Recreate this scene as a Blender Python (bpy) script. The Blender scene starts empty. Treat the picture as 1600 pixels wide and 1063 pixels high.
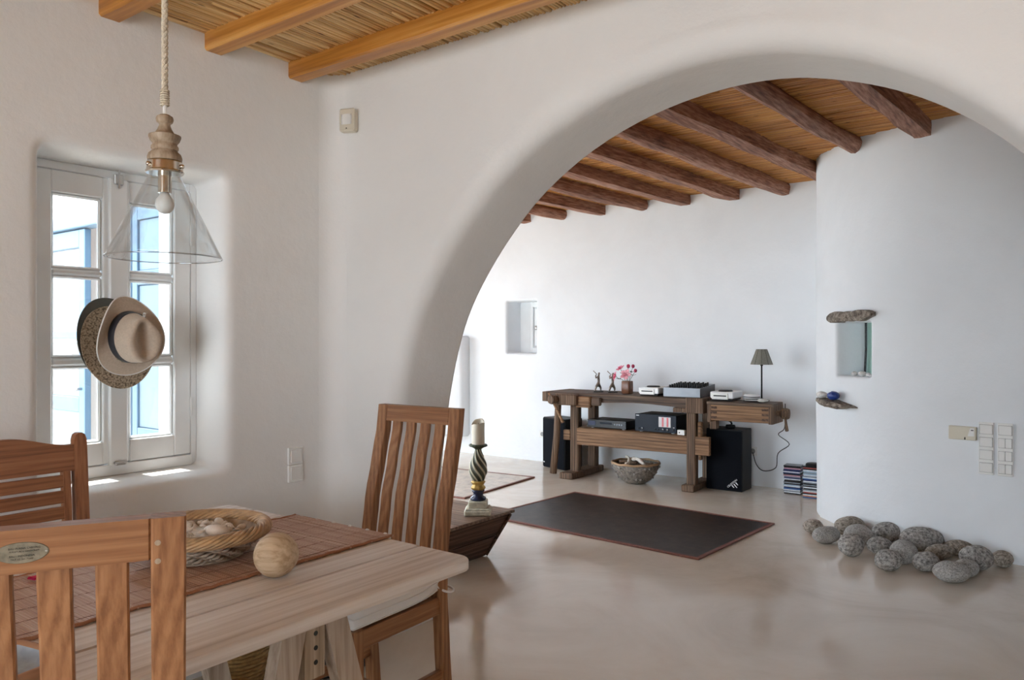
import bpy, bmesh, math, random
from mathutils import Vector, Matrix, noise

rnd = random.Random(7)
PI = math.pi
scene = bpy.context.scene
COL = scene.collection

# ------------------------------------------------------------------ camera, world, sun, daylight, exposure
cam_data = bpy.data.cameras.new('camera')
cam_data.sensor_width = 36.0
cam_data.lens = 36.0 * 1200.0 / 1600.0
cam_data.clip_start = 0.05
cam = bpy.data.objects.new('camera', cam_data)
COL.objects.link(cam)
cam.location = (0, 0, 1.35)
YAW = math.atan2(892, 1200)
cam.rotation_euler = (PI / 2, 0, YAW)
scene.camera = cam

world = bpy.data.worlds.new('sky')
scene.world = world
world.use_nodes = True
wb = world.node_tree.nodes['Background']
wb.inputs['Color'].default_value = (0.78, 0.89, 1.0, 1)
wb.inputs['Strength'].default_value = 7.0

sun_d = bpy.data.lights.new('sun', 'SUN')
sun_d.energy = 11.0
sun_d.angle = math.radians(0.6)
sun_d.color = (1.0, 0.96, 0.88)
sun = bpy.data.objects.new('sun', sun_d)
COL.objects.link(sun)
sun.rotation_euler = Vector((0.36, 0.05, -0.93)).to_track_quat('-Z', 'Y').to_euler()


def daylight(name, loc, aim, sx, sy, power, color=(0.93, 0.97, 1.0)):
    d = bpy.data.lights.new(name, 'AREA')
    d.shape = 'RECTANGLE'
    d.size, d.size_y = sx, sy
    d.energy = power
    d.color = color
    o = bpy.data.objects.new(name, d)
    COL.objects.link(o)
    o.location = loc
    o.rotation_euler = Vector(aim).to_track_quat('-Z', 'Z').to_euler()
    return o


# daylight coming in through the openings of the two rooms
daylight('daylight_terrace_doors', (-0.3, -3.62, 1.15), (0, 1, 0), 2.5, 2.1, 34, (0.95, 0.98, 1.0))
daylight('daylight_courtyard_doors', (-5.1, 2.74, 1.12), (0, 1, 0), 2.5, 2.1, 26, (0.80, 0.91, 1.0))
daylight('daylight_west_door', (-7.55, 5.0, 1.12), (1, 0, 0), 2.4, 2.1, 8, (0.80, 0.91, 1.0))

vs = scene.view_settings
vs.view_transform = 'Standard'
vs.look = 'None'
vs.exposure = 0.45
vs.gamma = 1.0
vs.use_curve_mapping = False
scene.cycles.use_denoising = True
scene.cycles.max_bounces = 10
scene.cycles.diffuse_bounces = 6
scene.cycles.transparent_max_bounces = 16
scene.cycles.sample_clamp_indirect = 6.0
scene.cycles.caustics_reflective = False
scene.cycles.caustics_refractive = False


# ------------------------------------------------------------------ materials
def new_mat(name):
    m = bpy.data.materials.new(name)
    m.use_nodes = True
    nt = m.node_tree
    b = nt.nodes['Principled BSDF']
    return m, nt, b


def nd(nt, t, **kw):
    n = nt.nodes.new(t)
    for k, v in kw.items():
        if k in n.inputs:
            n.inputs[k].default_value = v
        else:
            setattr(n, k, v)
    return n


def ramp(nt, fac, stops):
    r = nt.nodes.new('ShaderNodeValToRGB')
    els = r.color_ramp.elements
    while len(els) < len(stops):
        els.new(0.5)
    for e, (p, c) in zip(els, stops):
        e.position = p
        e.color = (*c, 1)
    nt.links.new(fac, r.inputs['Fac'])
    return r


def coords(nt, scale=(1, 1, 1), rot=(0, 0, 0), rand=True):
    tc = nt.nodes.new('ShaderNodeTexCoord')
    mp = nt.nodes.new('ShaderNodeMapping')
    mp.inputs['Scale'].default_value = scale
    mp.inputs['Rotation'].default_value = rot
    if rand:
        oi = nt.nodes.new('ShaderNodeObjectInfo')
        ml = nd(nt, 'ShaderNodeMath', operation='MULTIPLY')
        ml.inputs[1].default_value = 7.3
        nt.links.new(oi.outputs['Random'], ml.inputs[0])
        ad = nd(nt, 'ShaderNodeVectorMath', operation='ADD')
        nt.links.new(tc.outputs['Object'], ad.inputs[0])
        nt.links.new(ml.outputs[0], ad.inputs[1])
        nt.links.new(ad.outputs[0], mp.inputs['Vector'])
    else:
        nt.links.new(tc.outputs['Object'], mp.inputs['Vector'])
    return mp.outputs['Vector']


def bump(nt, b, height, strength, dist=0.01):
    bp = nd(nt, 'ShaderNodeBump')
    bp.inputs['Strength'].default_value = strength
    bp.inputs['Distance'].default_value = dist
    nt.links.new(height, bp.inputs['Height'])
    nt.links.new(bp.outputs['Normal'], b.inputs['Normal'])
    return bp


def plain(name, col, rough=0.5, metal=0.0, var=0.06, scale=14, bmp=0.0, spec=0.5):
    m, nt, b = new_mat(name)
    v = coords(nt)
    n = nd(nt, 'ShaderNodeTexNoise', Scale=scale, Detail=4.0)
    nt.links.new(v, n.inputs['Vector'])
    lo = tuple(max(0, c * (1 - var)) for c in col)
    hi = tuple(min(1, c * (1 + var)) for c in col)
    r = ramp(nt, n.outputs['Fac'], [(0.3, lo), (0.7, hi)])
    nt.links.new(r.outputs['Color'], b.inputs['Base Color'])
    b.inputs['Roughness'].default_value = rough
    b.inputs['Metallic'].default_value = metal
    b.inputs['Specular IOR Level'].default_value = spec
    if bmp:
        bump(nt, b, n.outputs['Fac'], bmp)
    return m


def wood(name, cols, axis='z', rough=0.45, freq=26.0, rings=True, bmp=0.15, stretch=0.08, contrast=0.5, spec=0.4):
    m, nt, b = new_mat(name)

    def sc(st):
        return {'x': (st, 1, 1), 'y': (1, st, 1), 'z': (1, 1, st)}[axis]
    tilt = {'x': (0, 0.03, 0.04), 'y': (0.04, 0, 0.03), 'z': (0.03, 0.04, 0)}[axis]
    fine = nd(nt, 'ShaderNodeTexNoise', Scale=freq * 5.0, Detail=4.0, Roughness=0.6)
    nt.links.new(coords(nt, sc(stretch * 0.35), tilt), fine.inputs['Vector'])
    broad = nd(nt, 'ShaderNodeTexNoise', Scale=freq * 0.55, Detail=3.0, Roughness=0.5, Distortion=0.6)
    nt.links.new(coords(nt, sc(stretch * 0.6), tilt), broad.inputs['Vector'])
    mx = nd(nt, 'ShaderNodeMix')
    mx.inputs[0].default_value = 0.32
    nt.links.new(fine.outputs['Fac'], mx.inputs[2])
    nt.links.new(broad.outputs['Fac'], mx.inputs[3])
    fac = mx.outputs[0]
    if rings:
        w = nd(nt, 'ShaderNodeTexWave', wave_type='RINGS', rings_direction=axis.upper(), Scale=freq * 0.8, Distortion=2.5, Detail=2.0)
        w.inputs['Detail Scale'].default_value = 0.8
        nt.links.new(coords(nt, sc(stretch), tilt), w.inputs['Vector'])
        m2 = nd(nt, 'ShaderNodeMix')
        m2.inputs[0].default_value = contrast * 0.16
        nt.links.new(fac, m2.inputs[2])
        nt.links.new(w.outputs['Fac'], m2.inputs[3])
        fac = m2.outputs[0]
    k = len(cols)
    r = ramp(nt, fac, [(0.36 + 0.28 * i / max(1, k - 1), c) for i, c in enumerate(cols)])
    nt.links.new(r.outputs['Color'], b.inputs['Base Color'])
    b.inputs['Roughness'].default_value = rough
    b.inputs['Specular IOR Level'].default_value = spec
    bump(nt, b, fac, bmp, 0.004)
    return m


def plaster(name, col, var=0.035):
    m, nt, b = new_mat(name)
    v = coords(nt, rand=False)
    n1 = nd(nt, 'ShaderNodeTexNoise', Scale=1.3, Detail=5.0, Roughness=0.6, Distortion=0.4)
    n2 = nd(nt, 'ShaderNodeTexNoise', Scale=9.0, Detail=6.0, Roughness=0.6)
    n3 = nd(nt, 'ShaderNodeTexNoise', Scale=90.0, Detail=3.0)
    for n in (n1, n2, n3):
        nt.links.new(v, n.inputs['Vector'])
    lo = tuple(c * (1 - var) for c in col)
    hi = tuple(min(1, c * (1 + var * 0.6)) for c in col)
    r = ramp(nt, n1.outputs['Fac'], [(0.32, lo), (0.66, hi)])
    nt.links.new(r.outputs['Color'], b.inputs['Base Color'])
    b.inputs['Roughness'].default_value = 0.85
    b.inputs['Specular IOR Level'].default_value = 0.2
    b1 = nd(nt, 'ShaderNodeBump', Strength=0.2, Distance=0.02)
    nt.links.new(n2.outputs['Fac'], b1.inputs['Height'])
    b2 = nd(nt, 'ShaderNodeBump', Strength=0.12, Distance=0.003)
    nt.links.new(n3.outputs['Fac'], b2.inputs['Height'])
    nt.links.new(b1.outputs['Normal'], b2.inputs['Normal'])
    nt.links.new(b2.outputs['Normal'], b.inputs['Normal'])
    return m


def stone(name, c1, c2, c3, scale=60, bmp=0.4, rough=0.8):
    m, nt, b = new_mat(name)
    v = coords(nt)
    n1 = nd(nt, 'ShaderNodeTexNoise', Scale=scale, Detail=5.0, Roughness=0.7)
    n2 = nd(nt, 'ShaderNodeTexVoronoi', Scale=scale * 1.3)
    nt.links.new(v, n1.inputs['Vector'])
    nt.links.new(v, n2.inputs['Vector'])
    r = ramp(nt, n1.outputs['Fac'], [(0.36, c1), (0.5, c2), (0.64, c3)])
    r2 = ramp(nt, n2.outputs['Distance'], [(0.08, (0.25, 0.25, 0.25)), (0.3, (1, 1, 1))])
    mx = nd(nt, 'ShaderNodeMix', data_type='RGBA', blend_type='MULTIPLY')
    mx.inputs[0].default_value = 0.75
    nt.links.new(r.outputs['Color'], mx.inputs[6])
    nt.links.new(r2.outputs['Color'], mx.inputs[7])
    nt.links.new(mx.outputs[2], b.inputs['Base Color'])
    b.inputs['Roughness'].default_value = rough
    bump(nt, b, n1.outputs['Fac'], bmp, 0.006)
    return m


M = {}
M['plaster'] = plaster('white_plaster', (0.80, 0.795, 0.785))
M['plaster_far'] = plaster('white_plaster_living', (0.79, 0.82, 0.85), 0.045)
M['teak_x'] = wood('teak_along_x', [(0.20, 0.085, 0.036), (0.29, 0.132, 0.058), (0.37, 0.18, 0.083)], 'x')
M['teak_y'] = wood('teak_along_y', [(0.20, 0.085, 0.036), (0.29, 0.132, 0.058), (0.37, 0.18, 0.083)], 'y')
M['teak_z'] = wood('teak_along_z', [(0.20, 0.085, 0.036), (0.29, 0.132, 0.058), (0.37, 0.18, 0.083)], 'z', contrast=1.0, stretch=0.05)
M['redteak_x'] = wood('red_teak_along_x', [(0.16, 0.06, 0.028), (0.27, 0.11, 0.05), (0.34, 0.15, 0.07)], 'x')
M['redteak_z'] = wood('red_teak_along_z', [(0.16, 0.06, 0.028), (0.27, 0.11, 0.05), (0.34, 0.15, 0.07)], 'z')
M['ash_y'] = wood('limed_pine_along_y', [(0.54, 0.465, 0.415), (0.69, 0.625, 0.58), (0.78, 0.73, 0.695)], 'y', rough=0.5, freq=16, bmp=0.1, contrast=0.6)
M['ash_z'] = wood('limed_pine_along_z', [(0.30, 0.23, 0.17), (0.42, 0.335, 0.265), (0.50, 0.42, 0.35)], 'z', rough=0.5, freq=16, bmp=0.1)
M['beam_x'] = wood('varnished_beam', [(0.30, 0.11, 0.018), (0.52, 0.22, 0.042), (0.68, 0.35, 0.10)], 'x', rough=0.3, freq=9, bmp=0.25)
M['log_y'] = wood('dark_log', [(0.11, 0.036, 0.016), (0.28, 0.115, 0.06), (0.46, 0.25, 0.17)], 'y', rough=0.6, freq=14, rings=False, bmp=0.6, stretch=0.2)
M['bench_x'] = wood('old_bench_wood', [(0.035, 0.022, 0.016), (0.10, 0.064, 0.043), (0.19, 0.13, 0.09)], 'x', rough=0.7, freq=20, bmp=0.5)
M['bench_z'] = wood('old_bench_wood_upright', [(0.04, 0.023, 0.014), (0.125, 0.073, 0.043), (0.22, 0.14, 0.088)], 'z', rough=0.7, freq=20, bmp=0.5)
M['bench_warm'] = wood('warm_bench_board', [(0.07, 0.034, 0.016), (0.21, 0.11, 0.052), (0.33, 0.19, 0.10)], 'x', rough=0.65, freq=18, bmp=0.4)
M['trough'] = wood('weathered_trough_wood', [(0.03, 0.017, 0.011), (0.085, 0.045, 0.028), (0.17, 0.10, 0.065)], 'y', rough=0.7, freq=16, bmp=0.6)
M['trough_top'] = wood('worn_trough_lid', [(0.09, 0.055, 0.035), (0.19, 0.12, 0.08), (0.30, 0.21, 0.15)], 'x', rough=0.55, freq=14, bmp=0.3)
M['turned'] = wood('pale_turned_wood', [(0.23, 0.16, 0.105), (0.35, 0.265, 0.185), (0.46, 0.365, 0.275)], 'z', rough=0.55, freq=22)
M['ballwood'] = wood('round_pale_wood', [(0.38, 0.26, 0.15), (0.54, 0.40, 0.26), (0.64, 0.50, 0.35)], 'x', rough=0.6, freq=20, bmp=0.2, stretch=0.15)
M['white_paint'] = plain('white_paint', (0.80, 0.82, 0.83), 0.35, var=0.02)
M['niche_daylight'] = plain('painted_daylight_green', (0.74, 0.86, 0.82), 0.5)  # pale green stands in for daylight behind the niche glass
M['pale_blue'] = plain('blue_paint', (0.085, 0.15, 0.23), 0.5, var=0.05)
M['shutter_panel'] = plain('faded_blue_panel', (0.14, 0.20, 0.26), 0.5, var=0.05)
M['white_plastic'] = plain('white_plastic', (0.78, 0.78, 0.76), 0.3, var=0.01)
M['cream_plastic'] = plain('cream_plastic', (0.66, 0.61, 0.50), 0.35, var=0.03)
M['grey_seam'] = plain('grey_seam', (0.30, 0.30, 0.30), 0.6)
M['chrome'] = plain('nickel', (0.60, 0.55, 0.48), 0.18, 1.0, var=0.05)
M['steel'] = plain('steel', (0.55, 0.55, 0.55), 0.3, 1.0)
M['silver'] = plain('silver_plastic', (0.74, 0.75, 0.76), 0.35, 0.0, var=0.03)
M['grey_metal'] = plain('grey_metal', (0.23, 0.25, 0.28), 0.4, 0.3)
M['black'] = plain('black_paint', (0.006, 0.006, 0.007), 0.5, spec=0.25)
M['black_gloss'] = plain('black_gloss', (0.010, 0.011, 0.015), 0.22)
M['navy_grille'] = plain('dark_grille', (0.004, 0.005, 0.008), 0.8, scale=200, bmp=0.3, spec=0.12)
M['amp_face'] = plain('dark_blue_grey_metal', (0.016, 0.022, 0.034), 0.5, 0.0, spec=0.2)
M['screen'] = plain('meter_window', (0.55, 0.52, 0.53), 0.25)
M['red_mark'] = plain('red_meter_bar', (0.62, 0.12, 0.14), 0.4)
M['white_print'] = plain('white_print', (0.85, 0.87, 0.9), 0.5, var=0.01)
M['dark_print'] = plain('dark_print', (0.02, 0.018, 0.015), 0.6)
M['brass'] = plain('aged_plate', (0.24, 0.22, 0.17), 0.42, 0.7, var=0.25, scale=120)
M['rope'] = plain('cotton_rope', (0.66, 0.58, 0.46), 0.9, var=0.15, scale=160, bmp=0.6)
M['wicker'] = plain('wicker_cane', (0.46, 0.29, 0.15), 0.5, var=0.35, scale=30)
M['wicker_grey'] = plain('weathered_wicker', (0.36, 0.28, 0.21), 0.65, var=0.4, scale=30)
M['shell'] = plain('seashell', (0.74, 0.66, 0.58), 0.35, var=0.3, scale=60, bmp=0.2)
M['runner'] = wood('split_bamboo', [(0.27, 0.13, 0.085), (0.47, 0.28, 0.195), (0.60, 0.43, 0.33)], 'x', rough=0.45, freq=150, rings=False, bmp=0.1, stretch=0.02)
M['thread'] = plain('brown_thread', (0.26, 0.14, 0.10), 0.9)
M['edge_cord'] = plain('rust_cord', (0.36, 0.16, 0.085), 0.85, scale=200, bmp=0.4)
M['cushion'] = plain('white_cotton', (0.76, 0.74, 0.72), 0.9, var=0.03, scale=8)
M['felt'] = plain('beige_felt', (0.50, 0.41, 0.325), 0.9, var=0.08, scale=120, bmp=0.1)
M['felt_dark'] = plain('grey_green_felt', (0.10, 0.105, 0.095), 0.9)
M['ribbon'] = plain('black_ribbon', (0.016, 0.017, 0.024), 0.6)
M['rug_border'] = plain('rug_binding', (0.17, 0.06, 0.042), 0.6, var=0.3, scale=90)
M['candle'] = plain('ivory_wax', (0.74, 0.69, 0.58), 0.5, var=0.04)
M['gold'] = plain('gilded_paint', (0.55, 0.36, 0.10), 0.4, 0.3, var=0.2)
M['navy'] = plain('navy_glaze', (0.018, 0.024, 0.07), 0.25)
M['verdigris'] = plain('dark_green_metal', (0.06, 0.075, 0.05), 0.5, 0.3, var=0.4, scale=60)
M['old_white'] = plain('chipped_white_paint', (0.60, 0.58, 0.47), 0.6, var=0.25, scale=40, bmp=0.2)
M['spiral_dark'] = plain('olive_stripe', (0.075, 0.078, 0.05), 0.5, var=0.3)
M['spiral_light'] = plain('cream_stripe', (0.62, 0.57, 0.42), 0.5, var=0.15)
M['granite'] = stone('granite_pebble', (0.11, 0.105, 0.10), (0.32, 0.31, 0.295), (0.52, 0.505, 0.48))
M['granite2'] = stone('brown_granite_pebble', (0.12, 0.10, 0.08), (0.33, 0.29, 0.245), (0.50, 0.45, 0.39))
M['granite3'] = stone('fine_grey_pebble', (0.20, 0.195, 0.185), (0.36, 0.355, 0.34), (0.50, 0.49, 0.47), 110, 0.2)
M['schist'] = stone('rough_schist', (0.07, 0.055, 0.042), (0.19, 0.155, 0.125), (0.36, 0.32, 0.27), 35, 1.0)
M['white_stone'] = stone('white_pebble', (0.50, 0.49, 0.47), (0.62, 0.61, 0.59), (0.72, 0.71, 0.69), 40, 0.2)
M['dark_stone'] = stone('dark_slate', (0.03, 0.032, 0.036), (0.06, 0.063, 0.068), (0.10, 0.10, 0.105), 70, 0.3)
M['blue_paint'] = plain('blue_painted_stone', (0.02, 0.05, 0.24), 0.4, var=0.3)
M['terracotta'] = plain('terracotta', (0.42, 0.22, 0.12), 0.6, var=0.15)
M['glaze'] = plain('blue_grey_glaze', (0.34, 0.40, 0.47), 0.2, var=0.25, scale=25)
M['vase'] = plain('brown_glazed_clay', (0.17, 0.07, 0.035), 0.35, var=0.3, scale=20)
M['rose'] = plain('pink_petal', (0.78, 0.22, 0.34), 0.6, var=0.25, scale=60)
M['rose_pale'] = plain('pale_pink_petal', (0.84, 0.42, 0.48), 0.6, var=0.2, scale=60)
M['rosebud'] = plain('crimson_bud', (0.42, 0.03, 0.09), 0.6, var=0.2)
M['magenta'] = plain('magenta_petal', (0.62, 0.01, 0.10), 0.6, var=0.2)
M['leaf'] = plain('dark_leaf', (0.035, 0.06, 0.025), 0.5, var=0.3)
M['figure'] = plain('pewter_figure', (0.26, 0.22, 0.19), 0.38, 0.7, var=0.35, scale=60)
M['shade'] = plain('grey_linen_shade', (0.20, 0.195, 0.165), 0.9, var=0.12, scale=150, bmp=0.3)
M['driftwood'] = wood('bleached_driftwood', [(0.42, 0.36, 0.30), (0.60, 0.55, 0.49), (0.72, 0.68, 0.62)], 'x', rough=0.8, rings=False)
M['driftwood_dark'] = wood('brown_driftwood', [(0.09, 0.055, 0.035), (0.20, 0.13, 0.085), (0.30, 0.21, 0.15)], 'x', rough=0.8, rings=False)
M['bowl_grey'] = plain('grey_woven_bowl', (0.20, 0.175, 0.15), 0.7, var=0.55, scale=45, bmp=0.5)
M['bowl_rim'] = plain('tan_cane_rim', (0.40, 0.25, 0.14), 0.5, var=0.2)
M['wire'] = plain('pale_wire', (0.30, 0.27, 0.245), 0.5, 0.2)
M['cable'] = plain('black_cable', (0.01, 0.01, 0.012), 0.5)
M['brown_pot'] = plain('dark_brown_pot', (0.14, 0.085, 0.055), 0.5, var=0.15)
M['canebright'] = plain('golden_cane', (0.52, 0.34, 0.14), 0.5, var=0.3, scale=40)
M['bulb'] = plain('frosted_bulb', (0.80, 0.80, 0.78), 0.25, var=0.0)
M['terrace'] = plain('terrace_cement', (0.55, 0.54, 0.52), 0.8)

# polished cement floor
m, nt, b = new_mat('polished_cement')
v = coords(nt, rand=False)
n1 = nd(nt, 'ShaderNodeTexNoise', Scale=1.1, Detail=7.0, Roughness=0.62, Distortion=0.8)
n2 = nd(nt, 'ShaderNodeTexNoise', Scale=14.0, Detail=5.0)
nt.links.new(v, n1.inputs['Vector'])
nt.links.new(v, n2.inputs['Vector'])
r = ramp(nt, n1.outputs['Fac'], [(0.30, (0.56, 0.48, 0.385)), (0.5, (0.68, 0.605, 0.51)), (0.70, (0.75, 0.69, 0.605))])
nt.links.new(r.outputs['Color'], b.inputs['Base Color'])
rr = ramp(nt, n2.outputs['Fac'], [(0.3, (0.08,) * 3), (0.7, (0.18,) * 3)])
nt.links.new(rr.outputs['Color'], b.inputs['Roughness'])
b.inputs['Specular IOR Level'].default_value = 0.65
bump(nt, b, n1.outputs['Fac'], 0.06, 0.02)
M['floor'] = m

# reeds (across: many thin stems, along: slow change)
def reed_mat(name, cols, axis):
    m, nt, b = new_mat(name)
    sc = (62, 0.9, 1) if axis == 'y' else (0.9, 62, 1)
    v = coords(nt, sc, rand=False)
    n = nd(nt, 'ShaderNodeTexNoise', Scale=1.0, Detail=2.0)
    nt.links.new(v, n.inputs['Vector'])
    v2 = coords(nt, (70, 7, 1) if axis == 'y' else (7, 70, 1), rand=False)
    vo = nd(nt, 'ShaderNodeTexVoronoi', Scale=1.0)
    nt.links.new(v2, vo.inputs['Vector'])
    r = ramp(nt, n.outputs['Fac'], [(0.3, cols[0]), (0.5, cols[1]), (0.7, cols[2])])
    k = ramp(nt, vo.outputs['Distance'], [(0.06, (0.25, 0.18, 0.12)), (0.16, (1, 1, 1))])
    mx = nd(nt, 'ShaderNodeMix', data_type='RGBA', blend_type='MULTIPLY')
    mx.inputs[0].default_value = 0.8
    nt.links.new(r.outputs['Color'], mx.inputs[6])
    nt.links.new(k.outputs['Color'], mx.inputs[7])
    nt.links.new(mx.outputs[2], b.inputs['Base Color'])
    b.inputs['Roughness'].default_value = 0.45
    return m


M['reed_y'] = reed_mat('golden_reed', [(0.42, 0.22, 0.07), (0.74, 0.47, 0.19), (0.86, 0.65, 0.34)], 'y')
M['reed_x'] = reed_mat('amber_reed', [(0.32, 0.115, 0.022), (0.56, 0.245, 0.06), (0.70, 0.38, 0.12)], 'x')
M['reed_dark'] = plain('ceiling_shadow_gap', (0.05, 0.028, 0.014), 0.9)

# rugs
def rug_mat(name, c1, c2, mortar, rough, lo=0.75, hi=1.25):
    m, nt, b = new_mat(name)
    v = coords(nt, rand=False)
    br = nd(nt, 'ShaderNodeTexBrick', Scale=1.0)
    br.inputs['Color1'].default_value = (*c1, 1)
    br.inputs['Color2'].default_value = (*c2, 1)
    br.inputs['Mortar'].default_value = (*mortar, 1)
    br.inputs['Mortar Size'].default_value = 0.002
    br.inputs['Brick Width'].default_value = 0.10
    br.inputs['Row Height'].default_value = 0.035
    nt.links.new(v, br.inputs['Vector'])
    n = nd(nt, 'ShaderNodeTexNoise', Scale=9.0, Detail=6.0, Roughness=0.7)
    nt.links.new(v, n.inputs['Vector'])
    r = ramp(nt, n.outputs['Fac'], [(0.35, (lo, lo, lo)), (0.5, (1.0, 1.0, 1.0)), (0.7, (hi, hi * 0.96, hi * 0.92))])
    mx = nd(nt, 'ShaderNodeMix', data_type='RGBA', blend_type='MULTIPLY')
    mx.inputs[0].default_value = 1.0
    nt.links.new(br.outputs['Color'], mx.inputs[6])
    nt.links.new(r.outputs['Color'], mx.inputs[7])
    nt.links.new(mx.outputs[2], b.inputs['Base Color'])
    b.inputs['Roughness'].default_value = rough
    b.inputs['Specular IOR Level'].default_value = 0.3
    bump(nt, b, br.outputs['Fac'], 0.5, -0.003)
    return m


M['rug_dark'] = rug_mat('dark_leather_strips', (0.018, 0.011, 0.009), (0.028, 0.018, 0.015), (0.008, 0.005, 0.004), 0.40, 0.35, 2.4)
M['rug_pale'] = rug_mat('pale_woven_mat', (0.58, 0.51, 0.43), (0.64, 0.57, 0.49), (0.46, 0.40, 0.33), 0.3)

# straw hat weave
m, nt, b = new_mat('straw_weave')
v = coords(nt, (150, 150, 150))
vo = nd(nt, 'ShaderNodeTexVoronoi', Scale=1.0)
nt.links.new(v, vo.inputs['Vector'])
r = ramp(nt, vo.outputs['Distance'], [(0.25, (0.46, 0.38, 0.28)), (0.6, (0.30, 0.235, 0.165)), (0.85, (0.10, 0.075, 0.05))])
nt.links.new(r.outputs['Color'], b.inputs['Base Color'])
b.inputs['Roughness'].default_value = 0.8
bump(nt, b, vo.outputs['Distance'], -0.8, 0.004)
M['straw'] = m

# thin window glass
def pane_mat(name, tint, gloss, power=5.0, base=0.035):
    m = bpy.data.materials.new(name)
    m.use_nodes = True
    nt = m.node_tree
    nt.nodes.clear()
    out = nt.nodes.new('ShaderNodeOutputMaterial')
    tr = nt.nodes.new('ShaderNodeBsdfTransparent')
    tr.inputs['Color'].default_value = (*tint, 1)
    gl = nt.nodes.new('ShaderNodeBsdfGlossy')
    gl.inputs['Roughness'].default_value = 0.02
    mx = nt.nodes.new('ShaderNodeMixShader')
    lw = nt.nodes.new('ShaderNodeLayerWeight')
    lw.inputs['Blend'].default_value = 0.5
    pw = nd(nt, 'ShaderNodeMath', operation='POWER')
    pw.inputs[1].default_value = power
    ma = nd(nt, 'ShaderNodeMath', operation='MULTIPLY_ADD')
    ma.inputs[1].default_value = gloss
    ma.inputs[2].default_value = base
    nt.links.new(lw.outputs['Facing'], pw.inputs[0])
    nt.links.new(pw.outputs[0], ma.inputs[0])
    nt.links.new(ma.outputs[0], mx.inputs[0])
    nt.links.new(tr.outputs[0], mx.inputs[1])
    nt.links.new(gl.outputs[0], mx.inputs[2])
    nt.links.new(mx.outputs[0], out.inputs['Surface'])
    return m


M['pane'] = pane_mat('window_glass', (0.97, 0.985, 0.99), 0.7)
M['pane_green'] = pane_mat('greenish_glass', (0.90, 0.96, 0.94), 0.5)
m = pane_mat('blown_glass', (0.965, 0.98, 0.985), 0.75, 2.6, 0.03)
nt = m.node_tree
n = nd(nt, 'ShaderNodeTexNoise', Scale=11.0, Detail=2.0)
nt.links.new(coords(nt, (1, 1, 0.5)), n.inputs['Vector'])
bp = nd(nt, 'ShaderNodeBump', Strength=0.9, Distance=0.03)
nt.links.new(n.outputs['Fac'], bp.inputs['Height'])
for x_ in nt.nodes:
    if x_.type in ('BSDF_GLOSSY', 'LAYER_WEIGHT'):
        nt.links.new(bp.outputs['Normal'], x_.inputs['Normal'])
M['glass'] = m
M['rim_glass'] = pane_mat('glass_rim', (0.72, 0.77, 0.80), 0.8, 1.5, 0.25)
m, nt, b = new_mat('green_glass')
b.inputs['Base Color'].default_value = (0.80, 0.86, 0.55, 1)
b.inputs['Transmission Weight'].default_value = 0.9
b.inputs['Roughness'].default_value = 0.05
M['green_glass'] = m


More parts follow.
